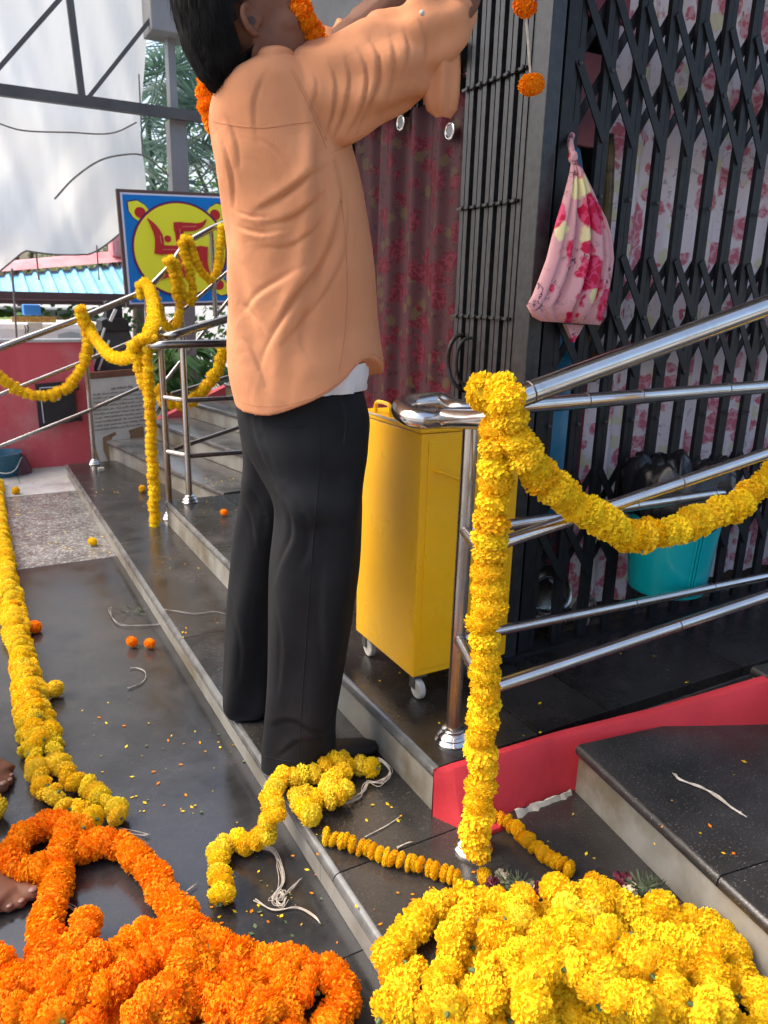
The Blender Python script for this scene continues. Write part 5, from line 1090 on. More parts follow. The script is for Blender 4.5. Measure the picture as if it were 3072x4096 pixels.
for wr, hd, s in ((wr_r, hd_r, 1), (wr_l, hd_l, -1)):               # hands, above the frame: palm, four fingers, thumb
    d = (hd-wr).normalized(); a = d.cross(VIEW).normalized(); g = a.cross(d)
    pc_ = hd + d*.045; Mx = Matrix((d,a,g)).transposed(); parts.append(ell(pc_, (.055,.042,.02), Mx))
    for k,(o,ln) in enumerate(((-.033,.062),(-.011,.074),(.011,.078),(.033,.07))):
        q = pc_+d*.04+a*o; parts.append(MB().tube([q, q+d*ln*.5+g*.006*s, q+d*ln*.8+g*.022*s, q+d*ln*.92+g*.036*s], [.0095,.0088,.008,.0065], 8))
    q = pc_-d*.02+a*.036; parts.append(MB().tube([q, q+a*.024+d*.02+g*.012*s, q+a*.03+d*.05+g*.024*s, q+a*.026+d*.07+g*.03*s], [.012,.011,.0095,.007], 8))
for (x0,x1,x2),(f0,f1) in (((Vector((0.6848,1.5887,0.9805)),Vector((0.6957,1.5481,0.6061)),Vector((0.649,1.5746,0.148))),(.085,.045)),((Vector((0.7166,1.7201,0.9595)),Vector((0.6582,1.8336,0.5144)),Vector((0.6234,1.8763,0.1338))),(.082,.045))):
    parts.append(limb([x0,x1,x2],(f0,f1)))
body = place_mesh(remesh(parts, .0042, 'body', 2), 'body', M['skin'], man)
for s in (-1,1):
    MB().lathe(hp(-.016,s*.0835,-.003), [(.0,.0),(.0055,.0),(.007,.0012),(.004,.002)], 12, HB @ Matrix.Rotation(-s*PI/2,3,'X')).build('ear_hollow_shade', mk('ear_shade',(.06,.025,.016),.7), body, smooth=True)  # dark disc: the shade inside the ear is put into its colour
    MB().ball(hp(.0925,s*.033,.028), (.011,.011,.011), 12, 8).build('eye', M['vest'], body, smooth=True)
    b = MB().tube([hp(.104,s*.012,.052),hp(.105,s*.032,.058),hp(.088,s*.052,.052)], [(.006,.004)]*3, 8); b.build('eyebrow', M['hair'], body, smooth=True)
MB().tube([hp(.112,-.022,-.050),hp(.116,0,-.047),hp(.112,.022,-.050)], [.002,.004,.002], 8).build('lips', mk('lips',(.14,.05,.045),.5), body, smooth=True)
# --- hair: thick, over the crown and down the nape
hr = random.Random(4); hv = []
hb_ = MB().ball((0,0,0), (1,1,1), 72, 48)
def hair_r(d):
    x,y,z = d
    base = Vector((x*(.116 if x > 0 else .122), y*.102, z*(.150 if z > 0 else .112)))
    nape = max(0,-x)*max(0,-z)
    base += Vector((-.024*nape, 0, -.105*nape))
    n1 = noise.noise(Vector((x*9, y*9, z*2.2)))*.006 + noise.noise(Vector((x*30, y*30, z*6)))*.0035
    return base*(1+n1*8)
hv = []
for v in hb_.v:
    d = Vector(v).normalized(); p = hair_r(d) + Vector((-.024,0,.045))
    hv.append((d,p))
keep = lambda d: True
bmv = MB(); bmv.v = [tuple(hp(*p)) for d,p in hv]
fs_ = []
for f in hb_.f:
    c_ = sum((hv[i][0] for i in f), Vector())/len(f)
    # leave out face and ears
    face = c_.x > .16-.35*max(0,c_.z) and c_.z < .60
    ear = abs(c_.y) > .72 and c_.z < -.10 and c_.x > -.16
    low_ = abs(c_.y) > .66 and c_.z < -.30 and c_.x > -.22
    if not face and not ear and not low_: fs_.append(f)
bmv.f = fs_; bmv.m = [0]*len(fs_)
ho = bmv.build('hair', M['hair'], body, smooth=True, auto=False)
lk = MB()
for _ in range(3200):
    d,p = hr.choice(hv)
    if d.x > .05: continue
    if abs(d.y) > .70 and d.z < .0 and d.x > -.2: continue
    if abs(d.y) > .62 and d.z < .05 and d.x > -.34: continue
    t = Vector((-.35,0,-1)) if d.x < .2 else Vector((.6,0,-.3)); t = (t - d*t.dot(d)).normalized(); L_ = hr.uniform(.018,.04)
    a = p*1.0; p = p + d*.001; a = p*1.0; e = p + t*L_ + d*hr.uniform(.0015,.006) + d.cross(t)*hr.uniform(-.008,.008); w = t.cross(d).normalized()*.0011
    lk.add([hp(*(a-w)), hp(*(a+w)), hp(*(e+w*.3)), hp(*(e-w*.3))], [(0,1,2,3)])
lk.build('stray_locks', M['hair'], ho)
# ---------------------------------------------------------------- barefoot person squatting just outside the left edge
sq = empty('person', (-0.1028,1.5672,0), 'barefoot person squatting at the left edge, toes showing beside the orange garland', 'person')
def foot(heel, toe, s, w=.046, ln=None):
    """heel and ball on the ground; s = +1 if the big toe lies to the left of the walking direction"""
    heel, toe = Vector(heel), Vector(toe); d = (toe-heel).normalized(); a = Vector((-d.y,d.x,0))*s; L_ = (toe-heel).length; up = Vector((0,0,1)); P = []
    P.append(MB().tube([heel+up*.028, heel+d*L_*.22+up*.042, heel+d*L_*.45+up*.04-a*.002, heel+d*L_*.66+up*.028, heel+d*L_*.80+up*.019], [(.026,.027),(.040,.031),(.038,.036),(.027,.044),(.018,.043)], 18, up0=up))
    nails = []
    for k,(off,ln_,r) in enumerate(((.033,.060,.0155),(.011,.058,.0112),(-.007,.051,.0105),(-.023,.042,.010),(-.037,.031,.0095))):
        q = heel+d*(L_*.74 - .004*k*k*.5)+a*off+up*.016
        tp = q + d*ln_ + a*(.004 if k == 0 else -.001*k)
        P.append(MB().tube([q, q+d*ln_*.45+up*.005, Vector((tp.x-d.x*.008,tp.y-d.y*.008,r+.001)), Vector((tp.x,tp.y,r*.95))], [r*1.0,r*.95,r*1.05,r*.55], 10))
        P.append(ell((tp.x-d.x*.009,tp.y-d.y*.009,r+.0005), (r*1.08,r*1.0,r), Matrix((d,a,up)).transposed(), 12, 8))
        nails.append((Vector((tp.x-d.x*.006,tp.y-d.y*.006,r*1.82+.001)), r, d, a))
    return P, nails
f1, n1 = foot((-0.2229,1.7281,0), (0.01,1.4294,0), 1); f2, n2 = foot((-0.234,2.1788,0), (0.0368,1.8992,0), -1)
h1, h2 = Vector((-0.2229,1.7281,0)), Vector((-0.234,2.1788,0))
hipc = (h1+h2)/2 + Vector((-.28,.0,.24)); k1, k2 = h1+Vector((.03,-.06,.40)), h2+Vector((.03,.08,.40))
ps = f1+f2+[limb([h1+Vector((.0,0,.05)), (h1+k1)/2+Vector((-.02,0,.02)), k1], (.036,.058)), limb([h2+Vector((.0,0,.05)), (h2+k2)/2+Vector((-.02,0,.02)), k2], (.036,.058)),
 limb([k1, (k1+hipc)/2+Vector((0,0,.02)), hipc], (.06,.085)), limb([k2, (k2+hipc)/2+Vector((0,0,.02)), hipc], (.06,.085)),
 limb([hipc, hipc+Vector((.02,0,.25)), hipc+Vector((.10,0,.48))], (.13,.12)), limb([hipc+Vector((.10,0,.48)), hipc+Vector((.13,0,.58))], (.05,.048)), ell(hipc+Vector((.16,0,.68)), (.10,.08,.115))]
for s,kn in ((-1,k1),(1,k2)): ps.append(limb([hipc+Vector((.08,s*.17,.44)), hipc+Vector((.16,s*.22,.22)), kn+Vector((-.06,-s*.02,.06)), kn+Vector((-.02,-s*.12,.06))], (.045,.028)))
sqb = place_mesh(remesh(ps, .0055, 'body', 3), 'body', M['skin'], sq)
for c_,r,d,a in n1+n2:
    Mx = Matrix((d,a,Vector((0,0,1)))).transposed(); ell(c_, (r*.62,r*.66,r*.22), Mx, 10, 6).build('toe_nail', M['nail'], sqb, smooth=True)
MB().grid(loft([(hipc+Vector((-.02,0,-.02))-SIDE*.15,hipc+Vector((-.02,0,-.02))+SIDE*.15,.15,0),(hipc+Vector((.02,0,.25))-SIDE*.15,hipc+Vector((.02,0,.25))+SIDE*.15,.17,0),(hipc+Vector((.09,0,.47))-SIDE*.11,hipc+Vector((.09,0,.47))+SIDE*.11,.17,0),(hipc+Vector((.11,0,.53))-SIDE*.06,hipc+Vector((.11,0,.53))+SIDE*.06,.06,0)], 30)).build('shirt', M['vest'], sqb, smooth=True, auto=False)
hc = MB().ball((0,0,0),(1,1,1),20,14); hc.v = [tuple(hipc+Vector((.15+p[0]*.108,p[1]*.09,.70+p[2]*.11))) for p in hc.v]; hc.f = [f for f in hc.f if sum(hc.v[i][2] for i in f)/len(f) > hipc.z+.69 or sum(hc.v[i][0] for i in f)/len(f) < hipc.x+.13]; hc.m = [0]*len(hc.f)
hc.build('hair', M['hair'], sqb, smooth=True, auto=False)

# ================================================================== MARIGOLDS
def bloom(seed, mat, n=230, flat=.86, low=False, name='marigold'):
    """a pompon of ruffled petals, radius 1, stem towards -z"""
    rr = random.Random(seed); b = MB(); q1 = rr.uniform(0,6.28)
    b.ball((0,0,0), (.78,.78,.78*flat), 10 if low else 14, 6 if low else 9)
    for i in range(n):
        z = 1-1.90*(i+.5)/n; r = math.sqrt(max(0,1-z*z)); a = 2.39996*i + rr.uniform(-.2,.2)
        d = (Vector((r*math.cos(a), r*math.sin(a), z)) + Vector((rr.gauss(0,.05),rr.gauss(0,.05),rr.gauss(0,.05)))).normalized()
        side = Vector((-math.sin(a), math.cos(a), 0)) if r > .05 else Vector((1,0,0))
        tw = rr.uniform(-1.2,1.2); up = side.cross(d).normalized(); side = (side*math.cos(tw)+up*math.sin(tw)).normalized(); up = d.cross(side)
        R = rr.uniform(.93,1.04)*(1+.05*math.sin(a*2+q1)*r); w = rr.uniform(.10,.155); cup = rr.uniform(.02,.06); bend = rr.uniform(.02,.12)
        sc = lambda p: Vector((p.x, p.y, p.z*flat))
        root = d*.66; mid = d*(R*.90); tip = d*R + up*bend
        pts = [root-side*w*.4, root+side*w*.4, mid-side*w*.8-up*cup, mid+up*cup*.5, mid+side*w*.8-up*cup,
               tip-side*w*.85+d*rr.uniform(-.06,.0)+up*rr.uniform(-.03,.03), tip-side*w*.3+d*rr.uniform(-.01,.03)+up*(cup*.5+rr.uniform(-.02,.03)), tip+side*w*.35+d*rr.uniform(-.03,.03)+up*rr.uniform(-.02,.03), tip+side*w*.85+d*rr.uniform(-.06,.0)+up*rr.uniform(-.03,.03)]
        b.add([sc(p) for p in pts], [(0,1,3),(0,3,2),(1,4,3),(2,3,6,5),(3,7,6),(3,4,8,7)])
    b.mi = 1; b.lathe((0,0,-.93*flat), [(.07,-.16),(.10,-.08),(.15,.08),(.12,.2)], 7)
    me = b.mesh(name, (0,0,0), (M[mat], M['calyx']), False); return me
BL = {k: [bloom(100*i+q, k, 230, .92-.05*q) for q in range(4)] for i,k in enumerate(('my','ml','md','mo'))}
BS = {k: [bloom(900*i+q+5, k, 90, .86, True) for q in range(3)] for i,k in enumerate(('my','md','mo'))}
GR = random.Random(21)
def orient(tan, spin):
    q = Vector(tan).to_track_quat('Z','Y'); return (q.to_matrix() @ Matrix.Rotation(spin,3,'Z')).to_euler()
def garland(label, paths, dia, key, pitch=.55, thick=.9, jit=.10, group='marigold garlands', mix_=None, low=False, wob=.3, jpos=.06, name='marigold_garland', cat='garland', root=None, maxn=300, thread=True):
    paths = [paths] if not isinstance(paths[0], list) else paths
    if root is None: root = empty(name, tuple(paths[0][0]), label, cat, group)
    n = 0; src = BS if low else BL
    for P in paths:
        Q = crom(P, dia*pitch)
        if thread: MB().tube(Q, .0012, 4).build('thread', M['twine'], root)
        for i,p in enumerate(Q):
            if n >= maxn: break
            t = (Q[min(i+1,len(Q)-1)]-Q[max(0,i-1)]).normalized()
            t = (t*(1 if GR.random() < .55 else -1) + Vector((GR.gauss(0,wob),GR.gauss(0,wob),GR.gauss(0,wob)))).normalized()
            k = key if mix_ is None or GR.random() > mix_[1] else mix_[0]
            if k not in src: k = key
            s = dia/2*GR.uniform(1-jit,1+jit)
            pos = p + Vector((GR.gauss(0,1),GR.gauss(0,1),GR.gauss(0,1)))*dia*jpos
            inst('marigold', GR.choice(src[k]), pos, root, orient(t, GR.uniform(0,6.28)), (s,s,s*thick)); n += 1
    return root
# --- garland on the railing post and its swag along the stair rail
garland('yellow marigold garland hanging straight down the steel post to the step', [(0.8116,1.0919,1.0914),(0.8179,1.0654,1.0975),(0.8354,1.0727,1.0763),(0.8368,1.0719,1.0397),(0.837,1.0718,0.9974),(0.8373,1.0716,0.9544),(0.8375,1.0715,0.9106),(0.8383,1.0711,0.8571),(0.8383,1.0711,0.8024),(0.8396,1.0703,0.7371),(0.8409,1.0696,0.6701),(0.8423,1.0688,0.6013),(0.8437,1.068,0.5308),(0.8452,1.0672,0.4584),(0.8412,1.058,0.3904),(0.8389,1.0535,0.329),(0.8328,1.0455,0.2701),(0.8263,1.0376,0.2163),(0.8227,1.0339,0.1637),(0.8135,1.0334,0.139)], .070, 'my', .50, .95, .08, wob=.22, jpos=.04, mix_=('md',.08))
garland('yellow marigold swag drooping from the sloping handrail across the teal bucket', [(0.8267,1.0604,1.0913),(0.82,1.0297,1.0825),(0.8284,1.025,1.0586),(0.8424,1.0285,1.0255),(0.8653,1.027,0.9908),(0.9011,1.0298,0.9558),(0.9432,1.029,0.9187),(0.99,1.0254,0.883),(1.049,1.0265,0.8508),(1.098,1.0218,0.8213),(1.1554,1.0238,0.7965),(1.2127,1.0258,0.7872),(1.2785,1.023,0.7895),(1.3538,1.0264,0.7955),(1.4197,1.0236,0.8092),(1.4817,1.023,0.8214),(1.5272,1.0202,0.8493),(1.5729,1.0174,0.8799),(1.6213,1.013,0.9249),(1.6683,1.0093,0.981),(1.7067,1.0106,1.0633),(1.7341,1.0181,1.1553),(1.7531,1.0303,1.2262),(1.7701,1.0437,1.2768)], .070, 'my', .50, .95, .09, wob=.25, jpos=.045, mix_=('md',.15))
# --- long bundle lying on the floor at the left
LG = 'yellow garlands lying along the floor at the left'
garland('yellow marigold garland on the outer side of the long floor bundle', [
 [(0.1019,5.1337,0.028),(0.1046,4.6689,0.028),(0.0895,4.1943,0.028),(0.0789,3.8005,0.028),(0.0633,3.3817,0.028),(0.0549,3.0867,0.028),(0.06,2.8591,0.028),(0.0627,2.6753,0.028),(0.0603,2.5203,0.028),(0.0556,2.4006,0.028),(0.0516,2.2934,0.028),(0.0517,2.1646,0.028),(0.0546,2.0535,0.028),(0.0592,1.9481,0.028),(0.0651,1.8673,0.028),(0.078,1.8019,0.028),(0.0881,1.7765,0.028)],
 [(0.1063,2.0272,0.028),(0.1126,1.9558,0.028),(0.1238,1.8945,0.028),(0.136,1.8482,0.028),(0.1496,1.8153,0.028),(0.1681,1.7888,0.028),(0.186,1.7464,0.028),(0.2027,1.7015,0.028),(0.2176,1.6625,0.028),(0.2184,1.6317,0.028)],
 [(0.0991,1.7431,0.028),(0.1171,1.7182,0.028),(0.1354,1.6973,0.028),(0.1539,1.665,0.028),(0.1663,1.6364,0.028)]], .061, 'my', .56, .72, .10, group=LG, wob=.45, mix_=('ml',.6))
garland('yellow marigold garland lying along the step side of the long floor bundle', [
 [(0.1399,5.373,0.03),(0.1192,4.7631,0.03),(0.1019,4.1817,0.03),(0.1037,3.7826,0.03),(0.0928,3.4218,0.03),(0.0967,3.1644,0.03),(0.0971,2.9403,0.03),(0.0916,2.7452,0.03),(0.092,2.5653,0.03),(0.0982,2.4418,0.03),(0.0979,2.3182,0.03),(0.1038,2.2045,0.03),(0.1081,2.1108,0.03),(0.1125,2.0382,0.03)],
 [(0.0969,4.2927,0.05),(0.0912,3.8739,0.05),(0.0829,3.5253,0.05),(0.0791,3.2277,0.05),(0.0743,2.949,0.05),(0.0773,2.7269,0.05),(0.0746,2.5715,0.05),(0.076,2.412,0.05),(0.0748,2.2697,0.05),(0.0761,2.1399,0.05),(0.0761,2.0349,0.05)]], .061, 'my', .56, .72, .10, group=LG, wob=.45, mix_=('ml',.6))
garland('end of a yellow marigold garland lying beside the bare toes', [(-0.0931,1.846,0.028),(-0.0631,1.8404,0.028),(-0.0418,1.8157,0.028),(-0.0272,1.785,0.028)], .058, 'ml', .7, .7, wob=.5)
# --- small yellow garland by the man's shoe
garland('short yellow marigold garland dropped over the step edge at the man\'s foot', [
 [(0.3561,1.2821,0.035),(0.3685,1.3289,0.03),(0.3776,1.3785,0.03),(0.4022,1.4233,0.03),(0.4414,1.4322,0.03),(0.4625,1.4058,0.035),(0.4842,1.3966,0.05),(0.5031,1.3854,0.08),(0.516,1.3823,0.115),(0.5314,1.4339,0.12),(0.5613,1.4809,0.118),(0.5907,1.4822,0.118),(0.6231,1.478,0.118),(0.6554,1.4615,0.118),(0.689,1.4691,0.125),(0.721,1.4773,0.13),(0.7366,1.4561,0.118),(0.6765,1.4105,0.12),(0.6436,1.387,0.118),(0.6152,1.3824,0.118)],
 [(0.5798,1.3236,0.118),(0.578,1.3641,0.118),(0.5767,1.4022,0.118),(0.6037,1.3778,0.125),(0.6268,1.3508,0.125),(0.6725,1.3615,0.125),(0.7076,1.3777,0.118)], [(0.7737,1.4469,0.116),(0.806,1.4282,0.116)]], .054, 'ml', .50, .85, .08, wob=.25, mix_=('my',.5))
# --- strings of flattened golden blooms
garland('flat string of golden marigolds lying straight across the black step', [(0.5877,1.2611,0.106),(0.6197,1.2249,0.106),(0.6555,1.1806,0.106),(0.6916,1.1277,0.106),(0.7321,1.0854,0.106),(0.7584,1.0481,0.106),(0.7783,1.0232,0.106)], .038, 'md', .42, .55, .08, wob=.2, jpos=.05, mix_=('my',.25))
g2 = garland('string of golden marigolds running from behind the post towards the heap', [(0.9585,1.1708,0.106),(0.9562,1.1428,0.106),(0.9767,1.1145,0.106),(0.9792,1.0616,0.106),(0.9815,1.0113,0.106),(0.991,0.9658,0.106),(1.002,0.927,0.106)], .036, 'md', .42, .55, .08, wob=.2, jpos=.05)
def tuft(p, r, mat, name, root, n=40, seed=0, long=1.0):
    rr = random.Random(seed); b = MB(); b.ball(p,(r*.6,r*.6,r*.5),8,6)
    for i in range(n):
        d = Vector((rr.gauss(0,1),rr.gauss(0,1),rr.gauss(0,.8)+.25)).normalized(); u = d.orthogonal().normalized()*r*(.22 if long < 1.5 else .06); q = Vector(p)+d*r*.4
        b.add([q-u*.5, q+u*.5, q+d*r*.4*long+u, q+d*r*.55*long, q+d*r*.4*long-u], [(0,1,2,3,4)])
    return b.build(name, M[mat], root, auto=False)
mg = empty('mixed_garland', (0.8437,1.0179,0.09), 'withered garland piece with wine roses, cream blooms and green sprigs behind the yellow heap', 'garland', 'marigold garlands')
for i,(x,y,k,r) in enumerate(((1046,1893,'md',.014),(1064,1912,'rose_d',.02),(1084,1892,'cream',.017),(1100,1912,'sprig',.022),(1122,1916,'sprig',.022),(1146,1916,'cream',.015),(1166,1922,'rose_d',.019),(1060,1925,'rose_d',.014))):
    p = (0.8279,1.0046,0.106); 
    P8 = {1046:(0.8279,1.0046,0.106),1064:(0.8286,0.9771,0.106),1084:(0.8611,0.9887,0.106),1100:(0.8588,0.9613,0.106),1122:(0.8741,0.9477,0.106),1146:(0.8942,0.9372,0.106),1166:(0.9061,0.9227,0.106),1060:(0.8154,0.9658,0.106)}
    if k == 'md': inst('marigold', BL['md'][0], P8[x], mg, (1.3,0,1), .018)
    else: tuft(P8[x], r, k, {'rose_d':'wine_rose','cream':'cream_bloom','sprig':'green_sprig'}[k], mg, 60 if k == 'sprig' else 36, i, 2.2 if k == 'sprig' else 1)
mg2 = empty('mixed_garland', (1.0269,0.9034,0.09), 'withered garland piece with a wine rose and green sprigs against the slab riser', 'garland', 'marigold garlands')
for i,(P_,k,r) in enumerate((((1.0134,0.8856,0.11),'md',.02),((1.0238,0.8675,0.11),'md',.02),((1.0332,0.8514,0.11),'md',.018),((1.0773,0.8648,0.108),'rose_d',.022),((1.0686,0.8353,0.108),'cream',.018),((1.0905,0.8239,0.108),'sprig',.026),((1.1029,0.8063,0.108),'sprig',.024),((1.1115,0.7641,0.108),'rose_d',.020))):
    if k == 'md': inst('marigold', BL['md'][i%4], P_, mg2, (1.2,.3,i), .021)
    else: tuft(P_, r, k, {'rose_d':'wine_rose','cream':'cream_bloom','sprig':'green_sprig'}[k], mg2, 60 if k == 'sprig' else 36, 20+i, 2.2 if k == 'sprig' else 1)
# --- orange garlands in a heap
OG = 'orange marigold garlands heaped on the floor'
garland('orange marigold garland arching over bare floor above the orange heap', [
 [(0.1283,1.6036,0.05),(0.1004,1.6475,0.034),(0.0692,1.6745,0.034),(0.0314,1.676,0.034),(-0.0036,1.6522,0.034),(-0.0236,1.6061,0.034),(-0.0228,1.5614,0.034),(0.0011,1.5397,0.034),(0.0315,1.53,0.034),(0.0548,1.5397,0.034)],
 [(0.1024,1.6136,0.06),(0.0864,1.5704,0.05),(0.0685,1.5243,0.038),(0.0561,1.4641,0.038),(0.038,1.4113,0.038),(0.0242,1.3602,0.038),(0.0226,1.3112,0.038),(0.0124,1.2741,0.038),(0.0033,1.245,0.038),(-0.0116,1.2161,0.038)],
 [(0.0678,1.5527,0.036),(0.103,1.5573,0.036),(0.1465,1.5581,0.036),(0.1859,1.5411,0.036),(0.2145,1.4994,0.036),(0.2333,1.4443,0.036),(0.2453,1.3916,0.036),(0.2504,1.3304,0.036),(0.2615,1.283,0.036),(0.2754,1.2359,0.036),(0.2931,1.1934,0.036),(0.3106,1.1595,0.036),(0.3329,1.1261,0.036),(0.3605,1.0997,0.036),(0.3886,1.0756,0.036),(0.4195,1.0593,0.036),(0.4377,1.0268,0.036),(0.4639,1.0221,0.036),(0.4771,0.997,0.036),(0.4796,0.9628,0.036),(0.4701,0.932,0.036),(0.444,0.9156,0.036),(0.4204,0.9028,0.036)]], .070, 'mo', .40, .95, .06, group=OG, wob=.22, jpos=.03)
garland('orange marigold garland coiled on top in the middle of the orange heap', [
 [(0.1365,1.2228,0.04),(0.1691,1.2381,0.05),(0.2039,1.2185,0.06),(0.2306,1.1885,0.07),(0.2375,1.1384,0.08),(0.2151,1.1013,0.09)], [(0.0665,1.1149,0.1),(0.097,1.0988,0.1),(0.1279,1.1092,0.1),(0.1603,1.1219,0.1),(0.1937,1.1263,0.1),(0.2167,1.1187,0.1)], [(0.1307,1.0115,0.11),(0.164,1.0279,0.11),(0.1967,1.0361,0.11),(0.2228,1.0635,0.11),(0.2395,1.0959,0.11)], [(0.2651,1.0882,0.09),(0.2486,1.0599,0.09),(0.2273,1.0299,0.09),(0.1961,1.0129,0.09),(0.1687,0.9881,0.09)]], .066, 'mo', .44, .9, .11, group=OG, wob=.22, jpos=.03)
garland('orange marigold garland bunched at the right of the orange heap', [
 [(0.2834,1.0832,0.075),(0.3014,1.0475,0.075),(0.314,1.0091,0.075),(0.334,0.9842,0.075)], [(0.2272,1.0248,0.085),(0.2553,1.016,0.085),(0.279,0.9875,0.085),(0.3113,0.9763,0.085),(0.3301,0.9506,0.085),(0.3241,0.9214,0.085)], [(0.372,1.0306,0.07),(0.3886,0.9958,0.07),(0.3996,0.9586,0.07),(0.4275,0.9861,0.07)], [(0.3807,1.021,0.06),(0.3771,0.9763,0.06),(0.3682,0.933,0.06),(0.3514,0.9041,0.06)], [(0.2501,0.9559,0.09),(0.2807,0.9528,0.09),(0.3031,0.9297,0.09)]], .066, 'mo', .45, .9, .11, group=OG, wob=.22, jpos=.03)
garland('orange marigold garland bunched at the left end of the orange heap', [
 [(-0.0716,1.2913,0.07),(-0.0376,1.2273,0.07),(-0.0196,1.1905,0.07),(0.0087,1.1755,0.07),(0.0306,1.1436,0.07),(0.0509,1.1052,0.07),(0.063,1.0664,0.07)], [(-0.0542,1.159,0.09),(-0.03,1.1231,0.09),(-0.002,1.1216,0.09),(0.023,1.1007,0.09),(0.0151,1.0805,0.09)], [(0.094,1.326,0.045),(0.0851,1.2878,0.045),(0.0668,1.2636,0.045),(0.0467,1.2327,0.045),(0.0483,1.1945,0.045)], [(0.0975,1.2234,0.05),(0.0722,1.2163,0.05),(0.0472,1.2073,0.05)], [(-0.0816,1.284,0.05),(-0.0622,1.2205,0.05),(-0.0515,1.1553,0.05)]], .066, 'mo', .45, .9, .11, group=OG, wob=.22, jpos=.03, mix_=('md',.06))
garland('orange marigold garland underneath, filling the bottom of the orange heap', [
 [(0.0634,1.2053,0.02),(0.1015,1.1427,0.02),(0.1603,1.1541,0.02),(0.2123,1.16,0.02),(0.2679,1.1082,0.02)], [(0.0607,1.1244,0.03),(0.1139,1.0767,0.03),(0.1738,1.0645,0.03),(0.233,1.0431,0.03),(0.2899,1.0648,0.03)], [(0.3321,1.0865,0.03),(0.364,1.0256,0.03),(0.4085,1.0462,0.03)], [(0.0016,1.1267,0.03),(0.094,1.0497,0.03),(0.219,0.9925,0.03),(0.3185,0.9491,0.03),(0.3824,0.9391,0.03)], [(-0.0605,1.2936,0.03),(-0.0206,1.2079,0.03),(0.0249,1.2048,0.03)], [(0.3089,0.9929,0.03),(0.3549,0.9785,0.03),(0.3214,0.9571,0.03)]], .066, 'mo', .5, .95, .07, group=OG, jpos=.05)
# --- yellow garlands in a heap on the step
YGp = 'yellow marigold garlands heaped on the step'
garland('yellow marigold garland looping out at the left of the yellow heap', [
 [(0.7904,0.9125,0.14),(0.7688,0.95,0.118),(0.7242,0.9681,0.118),(0.6705,0.9678,0.118),(0.6307,0.9538,0.118),(0.5956,0.9387,0.118),(0.559,0.9192,0.118),(0.5375,0.8913,0.118),(0.5477,0.8733,0.118),(0.5657,0.8659,0.118),(0.5419,0.8477,0.118),(0.5115,0.842,0.118),(0.5043,0.8171,0.118),(0.5388,0.8063,0.118),(0.561,0.7814,0.118),(0.5824,0.7589,0.118)], [(0.7166,0.9014,0.15),(0.6763,0.8912,0.15),(0.6408,0.8683,0.15),(0.6313,0.8339,0.15),(0.6015,0.8121,0.15),(0.5727,0.7936,0.15),(0.5852,0.7659,0.15)]], .064, 'my', .55, .95, .10, group=YGp, wob=.3, jpos=.05, mix_=('md',.12))
garland('yellow marigold garland standing highest at the back of the yellow heap', [
 [(0.892,0.8694,0.16),(0.9047,0.8522,0.16),(0.8825,0.8177,0.16),(0.8449,0.7937,0.16),(0.8369,0.7632,0.16),(0.878,0.774,0.16),(0.9418,0.8017,0.16)], [(0.8321,0.8787,0.15),(0.7884,0.8687,0.15),(0.7952,0.8287,0.15),(0.7941,0.7991,0.15),(0.8112,0.7742,0.15)], [(0.9517,0.8386,0.14),(0.9538,0.8013,0.14),(0.9967,0.7839,0.14),(0.9934,0.7555,0.14),(1.03,0.7463,0.14),(1.0641,0.7563,0.14)]], .066, 'my', .54, .95, .10, group=YGp, wob=.3, jpos=.05, mix_=('ml',.15))
garland('yellow marigold garland lying over the middle of the yellow heap', [
 [(0.7029,0.8318,0.18),(0.7234,0.803,0.18),(0.7137,0.7629,0.18),(0.6846,0.7535,0.18),(0.6507,0.7593,0.18)], [(0.7322,0.7277,0.2),(0.743,0.7058,0.2),(0.7054,0.6963,0.2),(0.6768,0.6962,0.2),(0.6776,0.6681,0.2),(0.6431,0.6685,0.2)], [(0.7705,0.6868,0.21),(0.8054,0.6786,0.21),(0.8035,0.6497,0.21),(0.7665,0.6387,0.21),(0.7802,0.6167,0.21),(0.7938,0.5915,0.21),(0.8331,0.5942,0.21)], [(0.8828,0.7149,0.19),(0.8824,0.6866,0.19),(0.8805,0.654,0.19),(0.8843,0.6317,0.19),(0.921,0.6388,0.19),(0.9043,0.6014,0.19),(0.8703,0.5907,0.19)]], .066, 'my', .54, .95, .10, group=YGp, wob=.3, jpos=.05, mix_=('md',.15))
garland('yellow marigold garland at the right of the yellow heap beside the slab', [
 [(1.0317,0.7395,0.13),(1.0588,0.7131,0.13),(1.1022,0.715,0.13),(1.1118,0.6853,0.13),(1.1179,0.6557,0.13),(1.1039,0.6239,0.13),(1.0757,0.5993,0.13)], [(0.9595,0.7011,0.16),(0.9855,0.6761,0.16),(1.0144,0.6542,0.16),(1.0291,0.631,0.16),(1.0174,0.6029,0.16),(0.9754,0.5884,0.16),(0.96,0.5673,0.16)], [(1.0624,0.5894,0.13),(1.0707,0.5684,0.13),(1.0696,0.5448,0.13),(1.0351,0.5377,0.13),(1.0344,0.5136,0.13)], [(0.8628,0.5902,0.17),(0.8999,0.5761,0.17),(0.9127,0.5491,0.17),(0.9476,0.5453,0.17),(0.9638,0.5185,0.17)]], .066, 'my', .54, .95, .10, group=YGp, wob=.3, jpos=.05, mix_=('md',.15))
